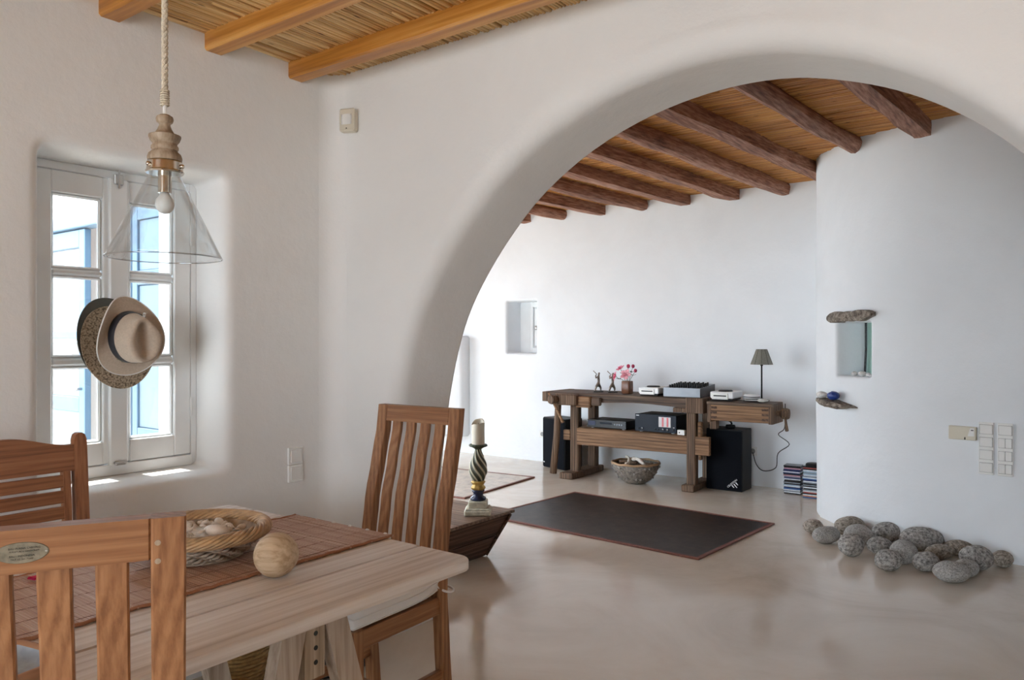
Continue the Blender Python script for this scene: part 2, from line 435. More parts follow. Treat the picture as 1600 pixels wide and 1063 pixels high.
# ------------------------------------------------------------------ mesh builder
class MB:
    def __init__(self):
        self.v, self.f, self.mi, self.sm = [], [], [], []
        self.smooth = False
        self.mat = 0
        self.X = Matrix.Identity(4)

    def add(self, verts, faces):
        o = len(self.v)
        for p in verts:
            self.v.append(self.X @ Vector(p))
        for f in faces:
            self.f.append(tuple(i + o for i in f))
            self.mi.append(self.mat)
            self.sm.append(self.smooth)
        return o

    def box(self, x0, x1, y0, y1, z0, z1, b=0.0, R=None):
        """box with chamfered edges; R optional matrix"""
        if R is not None:
            old = self.X
            self.X = old @ R
        if b <= 0:
            vs_ = [(x, y, z) for x in (x0, x1) for y in (y0, y1) for z in (z0, z1)]
            fs = [(0, 1, 3, 2), (4, 6, 7, 5), (0, 4, 5, 1), (2, 3, 7, 6), (0, 2, 6, 4), (1, 5, 7, 3)]
            self.add(vs_, fs)
        else:
            b = min(b, abs(x1 - x0) * 0.49, abs(y1 - y0) * 0.49, abs(z1 - z0) * 0.49)
            cx = ((x0, x0 + b), (x1, x1 - b))
            cy = ((y0, y0 + b), (y1, y1 - b))
            cz = ((z0, z0 + b), (z1, z1 - b))
            idx, vs_ = {}, []
            for i in (0, 1):
                for j in (0, 1):
                    for k in (0, 1):
                        for ax in range(3):
                            p = [cx[i][1], cy[j][1], cz[k][1]]
                            p[ax] = (cx[i][0], cy[j][0], cz[k][0])[ax]
                            idx[i, j, k, ax] = len(vs_)
                            vs_.append(tuple(p))
            fs = []
            for s in (0, 1):
                q = [(s, 0, 0), (s, 1, 0), (s, 1, 1), (s, 0, 1)]
                fs.append([idx[(*a, 0)] for a in (q if s else q[::-1])])
                q = [(0, s, 0), (0, s, 1), (1, s, 1), (1, s, 0)]
                fs.append([idx[(*a, 1)] for a in (q if s else q[::-1])])
                q = [(0, 0, s), (1, 0, s), (1, 1, s), (0, 1, s)]
                fs.append([idx[(*a, 2)] for a in (q if s else q[::-1])])
            for i in (0, 1):
                for j in (0, 1):
                    fs.append([idx[i, j, 0, 0], idx[i, j, 1, 0], idx[i, j, 1, 1], idx[i, j, 0, 1]])
                    fs.append([idx[i, 0, j, 0], idx[i, 1, j, 0], idx[i, 1, j, 2], idx[i, 0, j, 2]])
                    fs.append([idx[0, i, j, 1], idx[1, i, j, 1], idx[1, i, j, 2], idx[0, i, j, 2]])
                    for k in (0, 1):
                        fs.append([idx[i, j, k, 0], idx[i, j, k, 1], idx[i, j, k, 2]])
            self.add(vs_, fs)
        if R is not None:
            self.X = old
        return self

    def loft(self, rings, closed=True, cap0=True, cap1=True):
        n = len(rings[0])
        vs_ = [p for r in rings for p in r]
        fs = []
        for k in range(len(rings) - 1):
            for i in range(n if closed else n - 1):
                j = (i + 1) % n
                fs.append((k * n + i, k * n + j, (k + 1) * n + j, (k + 1) * n + i))
        if closed and cap0:
            fs.append(tuple(range(n - 1, -1, -1)))
        if closed and cap1:
            fs.append(tuple((len(rings) - 1) * n + i for i in range(n)))
        self.add(vs_, fs)
        return self

    def lathe(self, prof, n=24, cap0=True, cap1=True, wob=None):
        rings = []
        for r, z in prof:
            ring = []
            for i in range(n):
                a = 2 * PI * i / n
                rr = r * (1 + (wob(a, z) if wob else 0))
                ring.append((rr * math.cos(a), rr * math.sin(a), z))
            rings.append(ring)
        return self.loft(rings, True, cap0, cap1)

    def tube(self, pts, rad, n=8, closed=False):
        pts = [Vector(p) for p in pts]
        m_ = len(pts)
        rings = []
        up = None
        for i, p in enumerate(pts):
            a = pts[i - 1] if (i > 0 or closed) else p
            c = pts[(i + 1) % m_] if (i < m_ - 1 or closed) else p
            t = (c - a)
            t = t.normalized() if t.length > 1e-9 else Vector((0, 0, 1))
            if closed:
                up = Vector((0, 0, 1)) if abs(t.z) < 0.9 else Vector((1, 0, 0))
            elif up is None:
                up = Vector((0, 0, 1)) if abs(t.z) < 0.9 else Vector((1, 0, 0))
            s = t.cross(up)
            s = s.normalized() if s.length > 1e-6 else t.orthogonal().normalized()
            up = s.cross(t).normalized()
            r_ = rad[i] if hasattr(rad, '__len__') else rad
            rings.append([p + (s * math.cos(2 * PI * k / n) + up * math.sin(2 * PI * k / n)) * r_ for k in range(n)])
        if closed:
            rings.append(rings[0])
            self.loft(rings, True, False, False)
        else:
            self.loft(rings, True, True, True)
        return self

    def ball(self, c, r, n=16, m_=10, fn=None):
        c = Vector(c)
        if not hasattr(r, '__len__'):
            r = (r, r, r)
        vs_, fs = [], []
        for j in range(1, m_):
            th = PI * j / m_
            for i in range(n):
                ph = 2 * PI * i / n
                d = Vector((math.sin(th) * math.cos(ph), math.sin(th) * math.sin(ph), math.cos(th)))
                k = fn(d) if fn else 1.0
                vs_.append(c + Vector((d.x * r[0], d.y * r[1], d.z * r[2])) * k)
        top = len(vs_)
        kt = fn(Vector((0, 0, 1))) if fn else 1.0
        kb = fn(Vector((0, 0, -1))) if fn else 1.0
        vs_.append(c + Vector((0, 0, r[2] * kt)))
        vs_.append(c + Vector((0, 0, -r[2] * kb)))
        for j in range(m_ - 2):
            for i in range(n):
                i2 = (i + 1) % n
                fs.append((j * n + i, (j + 1) * n + i, (j + 1) * n + i2, j * n + i2))
        for i in range(n):
            i2 = (i + 1) % n
            fs.append((top, i, i2))
            fs.append((top + 1, (m_ - 2) * n + i2, (m_ - 2) * n + i))
        self.add(vs_, fs)
        return self

    def build(self, name, mat, parent=None, smooth=None, angle=None):
        me = bpy.data.meshes.new(name)
        me.from_pydata([tuple(p) for p in self.v], [], self.f)
        mats = mat if isinstance(mat, (list, tuple)) else [mat]
        for mm in mats:
            me.materials.append(M[mm] if isinstance(mm, str) else mm)
        for p, mi, s in zip(me.polygons, self.mi, self.sm):
            p.material_index = mi
            p.use_smooth = s if smooth is None else smooth
        bm = bmesh.new()
        bm.from_mesh(me)
        bmesh.ops.recalc_face_normals(bm, faces=bm.faces)
        if angle is not None:
            for e in bm.edges:
                e.smooth = not (len(e.link_faces) == 2 and e.calc_face_angle(0) > angle)
        bm.to_mesh(me)
        bm.free()
        o = bpy.data.objects.new(name, me)
        COL.objects.link(o)
        if parent is not None:
            o.parent = parent
        return o


def thing(name, label, cat, loc=(0, 0, 0), rz=0.0, group=None):
    o = bpy.data.objects.new(name, None)
    o.empty_display_size = 0.1
    COL.objects.link(o)
    o.location = loc
    o.rotation_euler = (0, 0, rz)
    return tag(o, label, cat, group)


def tag(o, label, cat, group=None):
    o['label'] = label
    o['category'] = cat
    if group:
        o['group'] = group
    return o


def struct(o, label=None):
    o['kind'] = 'structure'
    if label:
        o['label'] = label
    return o


def put(o, loc, rot=(0, 0, 0)):
    o.location = loc
    o.rotation_euler = rot
    return o


def copy_thing(root, loc, rz, label=None):
    r_ = root.copy()
    COL.objects.link(r_)
    r_.location = loc
    r_.rotation_euler = (0, 0, rz)
    if label:
        r_['label'] = label
    for ch in list(root.children):
        c = ch.copy()
        COL.objects.link(c)
        c.parent = r_
        for g in list(ch.children):
            d = g.copy()
            COL.objects.link(d)
            d.parent = c
    return r_


def catmull(pts, per=6, closed=False):
    pts = [Vector(p) for p in pts]
    out = []
    n = len(pts)
    segs = n if closed else n - 1
    for i in range(segs):
        if closed:
            p0, p1, p2, p3 = pts[i - 1], pts[i], pts[(i + 1) % n], pts[(i + 2) % n]
        else:
            p0 = pts[i - 1] if i > 0 else pts[0] * 2 - pts[1]
            p1, p2 = pts[i], pts[i + 1]
            p3 = pts[i + 2] if i + 2 < n else pts[-1] * 2 - pts[-2]
        for k in range(per):
            t = k / per
            out.append(0.5 * ((2 * p1) + (p2 - p0) * t + (2 * p0 - 5 * p1 + 4 * p2 - p3) * t * t
                              + (-p0 + 3 * p1 - 3 * p2 + p3) * t ** 3))
    if not closed:
        out.append(pts[-1])
    return out


def text_mesh(body, size, name, mat, parent, mtx, depth=0.0004, align='CENTER'):
    cu = bpy.data.curves.new(name, 'FONT')
    cu.body = body
    cu.size = size
    cu.extrude = depth
    cu.align_x = align
    cu.align_y = 'CENTER'
    cu.resolution_u = 2
    t = bpy.data.objects.new(name, cu)
    COL.objects.link(t)
    bpy.context.view_layer.update()
    me = bpy.data.meshes.new_from_object(t.evaluated_get(bpy.context.evaluated_depsgraph_get()))
    bpy.data.objects.remove(t)
    bpy.data.curves.remove(cu)
    me.transform(mtx)
    me.materials.clear()
    me.materials.append(M[mat])
    o = bpy.data.objects.new(name, me)
    COL.objects.link(o)
    o.parent = parent
    return o


def skin_mesh(name, joints, bones, mat, parent=None, sub=1):
    """one continuous skinned body: joints {name: (pos, radius)}, bones [(a,b)]"""
    keys = list(joints)
    me = bpy.data.meshes.new(name)
    me.from_pydata([joints[k][0] for k in keys], [(keys.index(a), keys.index(c)) for a, c in bones], [])
    o = bpy.data.objects.new(name, me)
    COL.objects.link(o)
    sk = o.modifiers.new('skin', 'SKIN')
    sk.use_smooth_shade = True
    for k, s in zip(keys, me.skin_vertices[0].data):
        s.radius = (joints[k][1], joints[k][1])
        s.use_root = (k == keys[0])
    ss = o.modifiers.new('sub', 'SUBSURF')
    ss.levels = ss.render_levels = sub
    bpy.context.view_layer.update()
    me2 = bpy.data.meshes.new_from_object(o.evaluated_get(bpy.context.evaluated_depsgraph_get()))
    bpy.data.objects.remove(o)
    me2.materials.clear()
    me2.materials.append(M[mat])
    for p in me2.polygons:
        p.use_smooth = True
    o = bpy.data.objects.new(name, me2)
    COL.objects.link(o)
    if parent is not None:
        o.parent = parent
    return o


# ------------------------------------------------------------------ the rooms
WX = -2.84          # dining room window wall
AY0, AY1 = 2.41, 2.79   # arch wall, near and far face
BY = 7.05           # living room back wall
CZ, CZ2 = 2.595, 2.77   # ceilings
RX, RY = 2.70, -3.70    # right and rear walls
FX = -7.60          # living room west wall


def round_rect(a0, a1, b0, b1, r_, g, side=6, arc=6):
    a0, a1, b0, b1, r_ = a0 - g, a1 + g, b0 - g, b1 + g, max(0.002, r_ + g)
    pts = []
    cs = [((a1 - r_, b0 + r_), -PI / 2), ((a1 - r_, b1 - r_), 0), ((a0 + r_, b1 - r_), PI / 2), ((a0 + r_, b0 + r_), PI)]
    arcs = []
    for (ca, cb), s in cs:
        arcs.append([(ca + r_ * math.cos(s + PI / 2 * i / arc), cb + r_ * math.sin(s + PI / 2 * i / arc)) for i in range(arc + 1)])
    for k in range(4):
        A = arcs[k]
        B = arcs[(k + 1) % 4]
        pts += A
        p, q = A[-1], B[0]
        for i in range(1, side):
            t = i / side
            pts.append((p[0] + (q[0] - p[0]) * t, p[1] + (q[1] - p[1]) * t))
    return pts


def cast_outer(pts, c, O, closed=True):
    A0, A1, B0, B1 = O
    out = []
    for (a, b_) in pts:
        da, db = a - c[0], b_ - c[1]
        t = 1e9
        if da > 1e-9: t = min(t, (A1 - c[0]) / da)
        if da < -1e-9: t = min(t, (A0 - c[0]) / da)
        if db > 1e-9: t = min(t, (B1 - c[1]) / db)
        if db < -1e-9 and B0 < c[1] - 1e-6: t = min(t, (B0 - c[1]) / db)
        out.append([c[0] + da * t, c[1] + db * t])
    corners = [(A0, B1), (A1, B1)] + ([(A0, B0), (A1, B0)] if closed else [])
    for cr in corners:
        i = min(range(len(out)), key=lambda q: (out[q][0] - cr[0]) ** 2 + (out[q][1] - cr[1]) ** 2)
        out[i] = list(cr)
    return out


def holed(mb, base_fn, prof, outer, center, mapf, closed=True, rings=8, wob=0.0):
    """rings from inside the hole out to the wall face and on to the outer rectangle"""
    R = []
    for g, d in prof:
        R.append([mapf(a, b_, d) for a, b_ in base_fn(g)])
    last = base_fn(prof[-1][0])
    out = cast_outer(last, center, outer, closed)
    for k in range(1, rings + 1):
        t = (k / rings) ** 1.3
        ring = []
        for (a, b_), (c_, d_) in zip(last, out):
            aa, bb = a + (c_ - a) * t, b_ + (d_ - b_) * t
            w_ = 0 if k == rings else wob * noise.noise(Vector((aa * 2.1, bb * 2.1, 3.3)))
            ring.append(mapf(aa, bb, prof[-1][1] + w_))
        R.append(ring)
    mb.loft(R, closed, False, False)


# floor
f = MB()
f.box(FX - 0.3, RX + 0.3, RY - 0.3, BY + 0.3, -0.12, 0.0)
struct(f.build('floor', 'floor'), 'polished beige cement floor')
g = MB()
g.box(-30, 14, -24, 24, -0.30, -0.13)
struct(g.build('ground_terrace', 'terrace'), 'pale cement terrace outside')

# window wall (left) with a deep rounded window opening
w = MB()
w.smooth = True
HW = (1.150, 1.830, 0.822, 2.012)
prof = [(0.03, 0.56), (0.0, 0.24), (0.0, 0.20), (0.004, 0.10), (0.008, 0.05), (0.014, 0.025), (0.024, 0.010), (0.038, 0.002), (0.052, 0.0)]
holed(w, lambda g_: round_rect(*HW, 0.03, g_), prof, (RY, AY0 - 0.09, 0, CZ + 0.05), (1.49, 1.40),
      lambda a, b_, d: (WX - d, a, b_), wob=0.006)
# outer face of the same wall
holed(w, lambda g_: round_rect(*HW, 0.03, g_), [(0.03, 0.56)], (RY, AY0 - 0.0, -0.1, CZ + 0.05), (1.49, 1.40),
      lambda a, b_, d: (WX - d, a, b_))
struct(w.build('wall_left', 'plaster', smooth=True, angle=1.2), 'white plaster wall with the deep window')

# arch wall
ARCH = [(-2.52, 0), (-2.515, 0.4), (-2.49, 0.75), (-2.446, 1.02), (-2.402, 1.225), (-2.324, 1.463), (-2.203, 1.649), (-2.099, 1.781),
        (-1.989, 1.897), (-1.885, 1.992), (-1.646, 2.146), (-1.358, 2.246), (-1.135, 2.283), (-0.968, 2.290), (-0.826, 2.278),
        (-0.723, 2.255), (-0.563, 2.204), (-0.412, 2.130), (-0.273, 2.035), (-0.143, 1.915), (0.0, 1.735), (0.12, 1.53),
        (0.22, 1.25), (0.28, 0.95), (0.32, 0.5), (0.33, 0)]
ap = [(p.x, p.y) for p in catmull([(x, z, 0) for x, z in ARCH], 4)]
# smooth the hand-measured curve a little
for _ in range(6):
    ap = [ap[0]] + [((ap[i - 1][0] + 2 * ap[i][0] + ap[i + 1][0]) / 4, (ap[i - 1][1] + 2 * ap[i][1] + ap[i + 1][1]) / 4)
                    for i in range(1, len(ap) - 1)] + [ap[-1]]


def arch_off(g_):
    out = []
    for i, (x, z) in enumerate(ap):
        a = ap[max(0, i - 1)]
        c = ap[min(len(ap) - 1, i + 1)]
        t = Vector((c[0] - a[0], c[1] - a[1])).normalized()
        nrm = Vector((-t.y, t.x))
        zz = z + nrm.y * g_
        out.append((x + nrm.x * g_, 0.0 if i in (0, len(ap) - 1) else max(0.0, zz)))
    return out


def arc_prof(r_, y_in, sgn, n=6):
    return [(r_ * (1 - math.cos(PI / 2 * i / n)), y_in + sgn * r_ * math.sin(PI / 2 * i / n)) for i in range(n + 1)]


w = MB()
w.smooth = True
prn = arc_prof(0.085, AY0 + 0.085, -1, 8)
holed(w, arch_off, [(0.0, AY1 - 0.02), (0.0, AY0 + 0.2)] + prn, (WX + 0.09, RX, 0, CZ + 0.05), (-1.0, 0.0),
      lambda a, b_, d: (a, d, b_), closed=False, rings=10, wob=0.008)
holed(w, arch_off, [(0.0, AY1 - 0.02), (0.006, AY1 - 0.006), (0.02, AY1)], (WX - 0.56, RX, 0, CZ2 + 0.1), (-1.0, 0.0),
      lambda a, b_, d: (a, d, b_), closed=False, rings=5)
# coved corner towards the window wall
cv = []
for i in range(9):
    a = PI / 2 * i / 8
    cv.append((WX + 0.09 - 0.09 * math.cos(a), AY0 - 0.09 + 0.09 * math.sin(a)))
w.loft([[(x, y, 0) for x, y in cv], [(x, y, 1.3) for x, y in cv], [(x, y, CZ + 0.05) for x, y in cv]], False)
struct(w.build('wall_arch', 'plaster', smooth=True, angle=1.2), 'thick white plaster wall with a wide arch')

# courtyard side of the living room (glass doors out of sight left of the arch)
w = MB()
DX0, DX1, DZ = -6.40, -3.80, 2.20
w.box(FX, DX0, AY0, AY1 - 0.002, 0, CZ2)
w.box(DX1, WX - 0.56, AY0, AY1 - 0.002, 0, CZ2)
w.box(DX0, DX1, AY0, AY1 - 0.002, DZ, CZ2)
struct(w.build('wall_courtyard', 'plaster'), 'white outside wall with courtyard doors')

# back wall of the living room with the small shuttered niche
w = MB()
w.smooth = True
NB = (-5.315, -4.905, 1.20, 1.79)
holed(w, lambda g_: round_rect(*NB, 0.015, g_), [(0.0, 0.30), (0.0, 0.04), (0.006, 0.012), (0.016, 0.003), (0.03, 0.0)],
      (FX, -1.55, 0, CZ2 + 0.05), (-5.11, 1.495), lambda a, b_, d: (a, BY + d, b_), wob=0.008)
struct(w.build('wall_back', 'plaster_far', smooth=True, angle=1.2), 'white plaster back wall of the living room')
w = MB()
w.smooth = True
w.box(-7.4, -5.87, BY - 0.16, BY + 0.05, 0.20, 1.40, 0.03)
struct(w.build('trim_1', 'plaster_far', smooth=True), 'shallow white plaster projection at far left of back wall')

# curved wall
CURVE = [(-1.745, 7.08), (-1.735, 6.62), (-1.695, 6.32), (-1.585, 6.06), (-1.44, 5.87), (-1.19, 5.695), (-0.85, 5.58), (-0.40, 5.515),
         (0.10, 5.49), (0.9, 5.48), (RX, 5.48)]
cp = catmull([(x, y, 0) for x, y in CURVE], 10)
cl = [0.0]
for i in range(1, len(cp)):
    cl.append(cl[-1] + (cp[i] - cp[i - 1]).length)


def curve_at(s):
    s = min(max(s, 0), cl[-1])
    for i in range(1, len(cp)):
        if s <= cl[i]:
            t = (s - cl[i - 1]) / (cl[i] - cl[i - 1])
            p = cp[i - 1].lerp(cp[i], t)
            a = (cp[i] - cp[max(0, i - 2)]).normalized()
            c = (cp[min(len(cp) - 1, i + 1)] - cp[i - 1]).normalized()
            tg = a.lerp(c, t).normalized()
            return p, tg, Vector((-tg.y, tg.x, 0))
    return cp[-1], Vector((1, 0, 0)), Vector((0, 1, 0))


def s_of_x(x):
    for i in range(1, len(cp)):
        if cp[i - 1].x <= x <= cp[i].x:
            return cl[i - 1] + (x - cp[i - 1].x) / (cp[i].x - cp[i - 1].x) * (cl[i] - cl[i - 1])


def curved(s, z, d):
    p, tg, nn = curve_at(s)
    q = p + nn * d
    return (q.x, q.y, z)


w = MB()
w.smooth = True
ns0, ns1 = s_of_x(-1.43), s_of_x(-1.17)
NZ = (1.095, 1.475)
ps0, ps1 = ns0 - 0.30, ns1 + 0.30
holed(w, lambda g_: round_rect(ns0, ns1, NZ[0], NZ[1], 0.012, g_), [(0.0, 0.26), (0.0, 0.03), (0.005, 0.01), (0.014, 0.002), (0.025, 0.0)],
      (ps0, ps1, 0, CZ2 + 0.05), ((ns0 + ns1) / 2, 1.28), curved, rings=9, wob=0.004)


def strip(mb, s0, s1, n):
    R = []
    for i in range(n + 1):
        s = s0 + (s1 - s0) * i / n
        R.append([curved(s, (CZ2 + 0.05) * k / 14, 0.010 * noise.noise(Vector((s * 1.6, k * 0.4, 9))) if 0 < i < n else 0) for k in range(15)])
    mb.loft(R, False)


strip(w, 0, ps0, 24)
strip(w, ps1, cl[-1], 40)
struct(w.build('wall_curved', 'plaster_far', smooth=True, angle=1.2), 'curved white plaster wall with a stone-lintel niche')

# walls out of view, with the door openings that let the daylight in
w = MB()
w.box(RX, RX + 0.3, RY, BY, 0, CZ2)
struct(w.build('wall_right', 'plaster'), 'white plaster wall right of the camera')
w = MB()
w.box(WX - 0.5, -1.6, RY - 0.3, RY, 0, CZ2)
w.box(1.0, RX + 0.3, RY - 0.3, RY, 0, CZ2)
w.box(-1.6, 1.0, RY - 0.3, RY, 2.25, CZ2)
struct(w.build('wall_rear', 'plaster'), 'white plaster wall behind the camera')
w = MB()
w.box(FX - 0.3, FX, AY0, 3.7, 0, CZ2)
w.box(FX - 0.3, FX, 6.3, BY + 0.3, 0, CZ2)
w.box(FX - 0.3, FX, 3.7, 6.3, 2.25, CZ2)
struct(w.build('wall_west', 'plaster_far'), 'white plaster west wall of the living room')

# ceilings: roof slab, reeds, beams
c = MB()
c.box(WX - 0.56, RX + 0.3, RY - 0.3, AY1, CZ + 0.010, CZ + 0.22)
ceil1 = struct(c.build('ceiling_dining', 'reed_dark'), 'dining room ceiling of golden reeds on varnished beams')
rd = MB()
rd.smooth = True
x = WX - 0.01
while x < RX:
    rr_ = rnd.uniform(0.0062, 0.0088)
    y0 = RY
    while y0 < AY0 + 0.02:
        y1 = min(AY0 + 0.03, y0 + rnd.uniform(1.4, 2.6))
        zc = CZ - 0.001 + rnd.uniform(-0.0025, 0.0025)
        dx = rnd.uniform(-0.004, 0.004)
        pts = [(x + dx * math.sin(PI * k / 4), y0 + (y1 - y0) * k / 4, zc + rnd.uniform(-0.0015, 0.0015)) for k in range(5)]
        rd.tube(pts, [rr_ * rnd.uniform(0.9, 1.08) for _ in pts], 6)
        y0 = y1
    x += rr_ * 2 + rnd.uniform(0.0, 0.0016)
o = rd.build('reeds', 'reed_y', ceil1, smooth=True)
o['kind'] = 'stuff'
for yb in (-3.25, -2.83, -2.41, -1.99, -1.57, -1.15, -0.73, -0.31, 0.11, 0.53, 0.95, 1.37, 1.785, 2.192):
    bm_ = MB()
    hw, hh, ch = 0.040, 0.073, 0.013
    R = []
    K = 26
    for i in range(K + 1):
        xx = WX - 0.08 + (RX + 0.1 - WX + 0.08) * i / K
        j = [0.006 * noise.noise(Vector((xx * 1.7, yb * 5, q))) for q in range(4)]
        zt, zb = CZ - 0.004, CZ - 0.004 - hh + j[0]
        a, c_ = yb - hw + j[1], yb + hw + j[2]
        ch2 = ch + j[3] * 1.2
        R.append([(xx, a, zt), (xx, a, zb + ch2 * 0.6), (xx, a + ch2 * 0.6, zb), (xx, c_ - ch2 * 0.6, zb), (xx, c_, zb + ch2 * 0.6), (xx, c_, zt)])
    bm_.loft(R)
    bm_.build('beam', 'beam_x', ceil1, smooth=True, angle=0.5)

c = MB()
c.box(FX - 0.3, RX + 0.3, AY1, BY + 0.4, CZ2 + 0.008, CZ2 + 0.22)
ceil2 = struct(c.build('ceiling_living', 'reed_dark'), 'living room ceiling of amber reeds on dark log beams')
rd = MB()
rd.smooth = True
y = AY1
while y < BY:
    rr_ = rnd.uniform(0.006, 0.0085)
    x0 = FX
    while x0 < RX:
        x1 = min(RX, x0 + rnd.uniform(1.6, 3.0))
        zc = CZ2 - 0.001 + rnd.uniform(-0.003, 0.003)
        pts = [(x0 + (x1 - x0) * k / 3, y + 0.003 * math.sin(k * 2.1), zc + rnd.uniform(-0.002, 0.002)) for k in range(4)]
        rd.tube(pts, rr_, 6)
        x0 = x1
    y += rr_ * 2 + rnd.uniform(0, 0.0016)
o = rd.build('reeds', 'reed_x', ceil2, smooth=True)
o['kind'] = 'stuff'
for n_, x7 in enumerate((-7.4, -6.92, -6.45, -5.98, -5.50, -5.03, -4.56, -4.07, -3.59, -3.13, -2.63, -2.17, -1.69, -1.19, -0.71, -0.23, 0.25, 0.73, 1.21, 1.7, 2.2)):
    bm_ = MB()
    R = []
    K = 22
    sq = (0, 1, 0, 0, 1, 0, 2)[n_ % 7]
    turn = 0.35 * noise.noise(Vector((n_ * 1.9, 0, 4)))
    for i in range(K + 1):
        yy = AY1 - 0.05 + (BY + 0.1 - AY1 + 0.05) * i / K
        xc = x7 - 0.08 * (BY - yy) + 0.018 * noise.noise(Vector((yy * 1.1, n_ * 3.7, 0)))
        zc = CZ2 - 0.052 + 0.008 * noise.noise(Vector((yy * 1.3, n_ * 2.7, 5)))
        r0 = 0.060 + 0.012 * noise.noise(Vector((yy * 2.3, n_ * 1.7, 8)))
        ring = []
        for k in range(12):
            a = 2 * PI * k / 12 + PI / 4
            ca, sa = math.cos(a), math.sin(a)
            q = 1.0 / max(abs(ca), abs(sa)) if sq == 0 else (1.0 / (abs(ca) ** 4 + abs(sa) ** 4) ** 0.25 if sq == 1 else 1.0)
            q = (1 + (q - 1) * 0.85) * (0.92 if sq == 0 else 1.0)
            q *= 1 + 0.13 * noise.noise(Vector((ca * 1.2 + n_, sa * 1.2, yy * 2.6)))
            a += turn
            ring.append((xc + r0 * q * math.cos(a), yy, zc + r0 * q * math.sin(a)))
        R.append(ring)
    bm_.loft(R)
    bm_.build('log_beam', 'log_y', ceil2, smooth=True, angle=0.6)

# ------------------------------------------------------------------ window in the left wall
XF = -3.04
wn = struct(bpy.data.objects.new('window_1', None), 'white double casement window with six panes')
COL.objects.link(wn)
q = MB()
q.box(XF - 0.07, XF, 1.150, 1.178, 0.822, 2.012, 0.003)
q.box(XF - 0.07, XF, 1.802, 1.830, 0.822, 2.012, 0.003)
q.box(XF - 0.07, XF, 1.178, 1.802, 1.980, 2.012, 0.003)
q.box(XF - 0.07, XF + 0.012, 1.178, 1.802, 0.822, 0.866, 0.003)
q.build('window_frame', 'white_paint', wn)
ZP = [(0.955, 1.252), (1.282, 1.592), (1.616, 1.898)]
for (a0, a1, p0, p1) in ((1.180, 1.462, 1.254, 1.438), (1.518, 1.800, 1.542, 1.728)):
    q = MB()
    xs0, xs1 = XF - 0.050, XF + 0.004
    q.box(xs0, xs1, a0, p0, 0.868, 1.978, 0.004)
    q.box(xs0, xs1, p1, a1, 0.868, 1.978, 0.004)
    q.box(xs0, xs1, p0, p1, 0.868, ZP[0][0], 0.003)
    q.box(xs0, xs1, p0, p1, ZP[2][1], 1.978, 0.003)
    for z0, z1 in ((ZP[0][1], ZP[1][0]), (ZP[1][1], ZP[2][0])):
        q.box(xs0 + 0.01, xs1 - 0.004, p0, p1, z0, z1, 0.008)
    sash = q.build('sash', 'white_paint', wn)
    for z0, z1 in ZP:
        g_ = MB()
        g_.box(XF - 0.028, XF - 0.024, p0 - 0.004, p1 + 0.004, z0 - 0.004, z1 + 0.004)
        g_.build('pane', 'pane', sash)
        gb = MB()   # bevelled glazing bead
        for s0, s1, u0, u1, hor in ((p0, p1, z0, z0 + 0.012, 1), (p0, p1, z1 - 0.012, z1, 1), (p0, p0 + 0.012, z0, z1, 0), (p1 - 0.012, p1, z0, z1, 0)):
            gb.box(XF - 0.024, XF - 0.008, s0, s1, u0, u1, 0.006)
        gb.build('glazing_bead', 'white_paint', sash)
q = MB()
q.box(XF - 0.002, XF + 0.022, 1.456, 1.526, 0.862, 1.979, 0.004)
q.build('cover_strip', 'white_paint', wn)
q = MB()
q.box(XF + 0.018, XF + 0.03, 1.470, 1.505, 1.955, 1.995, 0.003)
q.tube([(XF + 0.03, 1.4875, 1.94), (XF + 0.03, 1.4875, 2.01)], 0.004, 8)
q.build('bolt_latch', 'steel', wn)
q = MB()
q.box(XF + 0.01, XF + 0.028, 1.475, 1.515, 0.862, 0.876, 0.002)
q.tube([(XF + 0.026, 1.47, 0.872), (XF + 0.026, 1.52, 0.872)], 0.004, 8)
q.build('bottom_latch', 'steel', wn)
for zz in (1.03, 1.75):
    q = MB()
    q.tube([(XF + 0.006, 1.801, zz), (XF + 0.006, 1.801, zz + 0.035)], 0.005, 8)
    q.tube([(XF + 0.006, 1.801, zz + 0.038), (XF + 0.006, 1.801, zz + 0.075)], 0.005, 8)
    q.build('hinge', 'white_paint', wn)
q = MB()
q.smooth = True
q.tube([(XF + 0.018, 1.49, 1.43), (XF + 0.055, 1.49, 1.43)], 0.007, 8)
q.tube([(XF + 0.055, 1.49, 1.435), (XF + 0.062, 1.49, 1.38), (XF + 0.10, 1.49, 1.40), (XF + 0.20, 1.49, 1.42), (XF + 0.215, 1.49, 1.45)], 0.005, 8)
q.build('handle_hook', 'steel', wn)

# small shutter in the back wall niche
wn2 = struct(bpy.data.objects.new('window_2', None), 'small white wooden shutter inside the back wall niche')
COL.objects.link(wn2)
q = MB()
q.box(-5.315, -4.905, BY + 0.27, BY + 0.30, 1.20, 1.79, 0.0)
q.build('shutter_backing', 'white_paint', wn2)
q = MB()
for a0, a1, b0, b1 in ((-5.155, -5.115, 1.20, 1.79), (-4.945, -4.905, 1.20, 1.79), (-5.115, -4.945, 1.20, 1.26), (-5.115, -4.945, 1.73, 1.79)):
    q.box(a0, a1, BY + 0.235, BY + 0.275, b0, b1, 0.004)
q.build('shutter_frame', 'white_paint', wn2)
q = MB()
q.box(-5.10, -4.96, BY + 0.245, BY + 0.272, 1.275, 1.715, 0.008)
q.build('shutter_panel', 'white_paint', wn2)
q = MB()
q.smooth = True
q.X = Matrix.Translation((-5.045, BY + 0.245, 1.49)) @ Matrix.Rotation(PI / 2, 4, 'X')
q.lathe([(0.006, 0), (0.006, 0.02), (0.022, 0.03), (0.026, 0.042), (0.018, 0.054), (0.004, 0.058)], 14)
q.build('knob', 'steel', wn2, smooth=True)

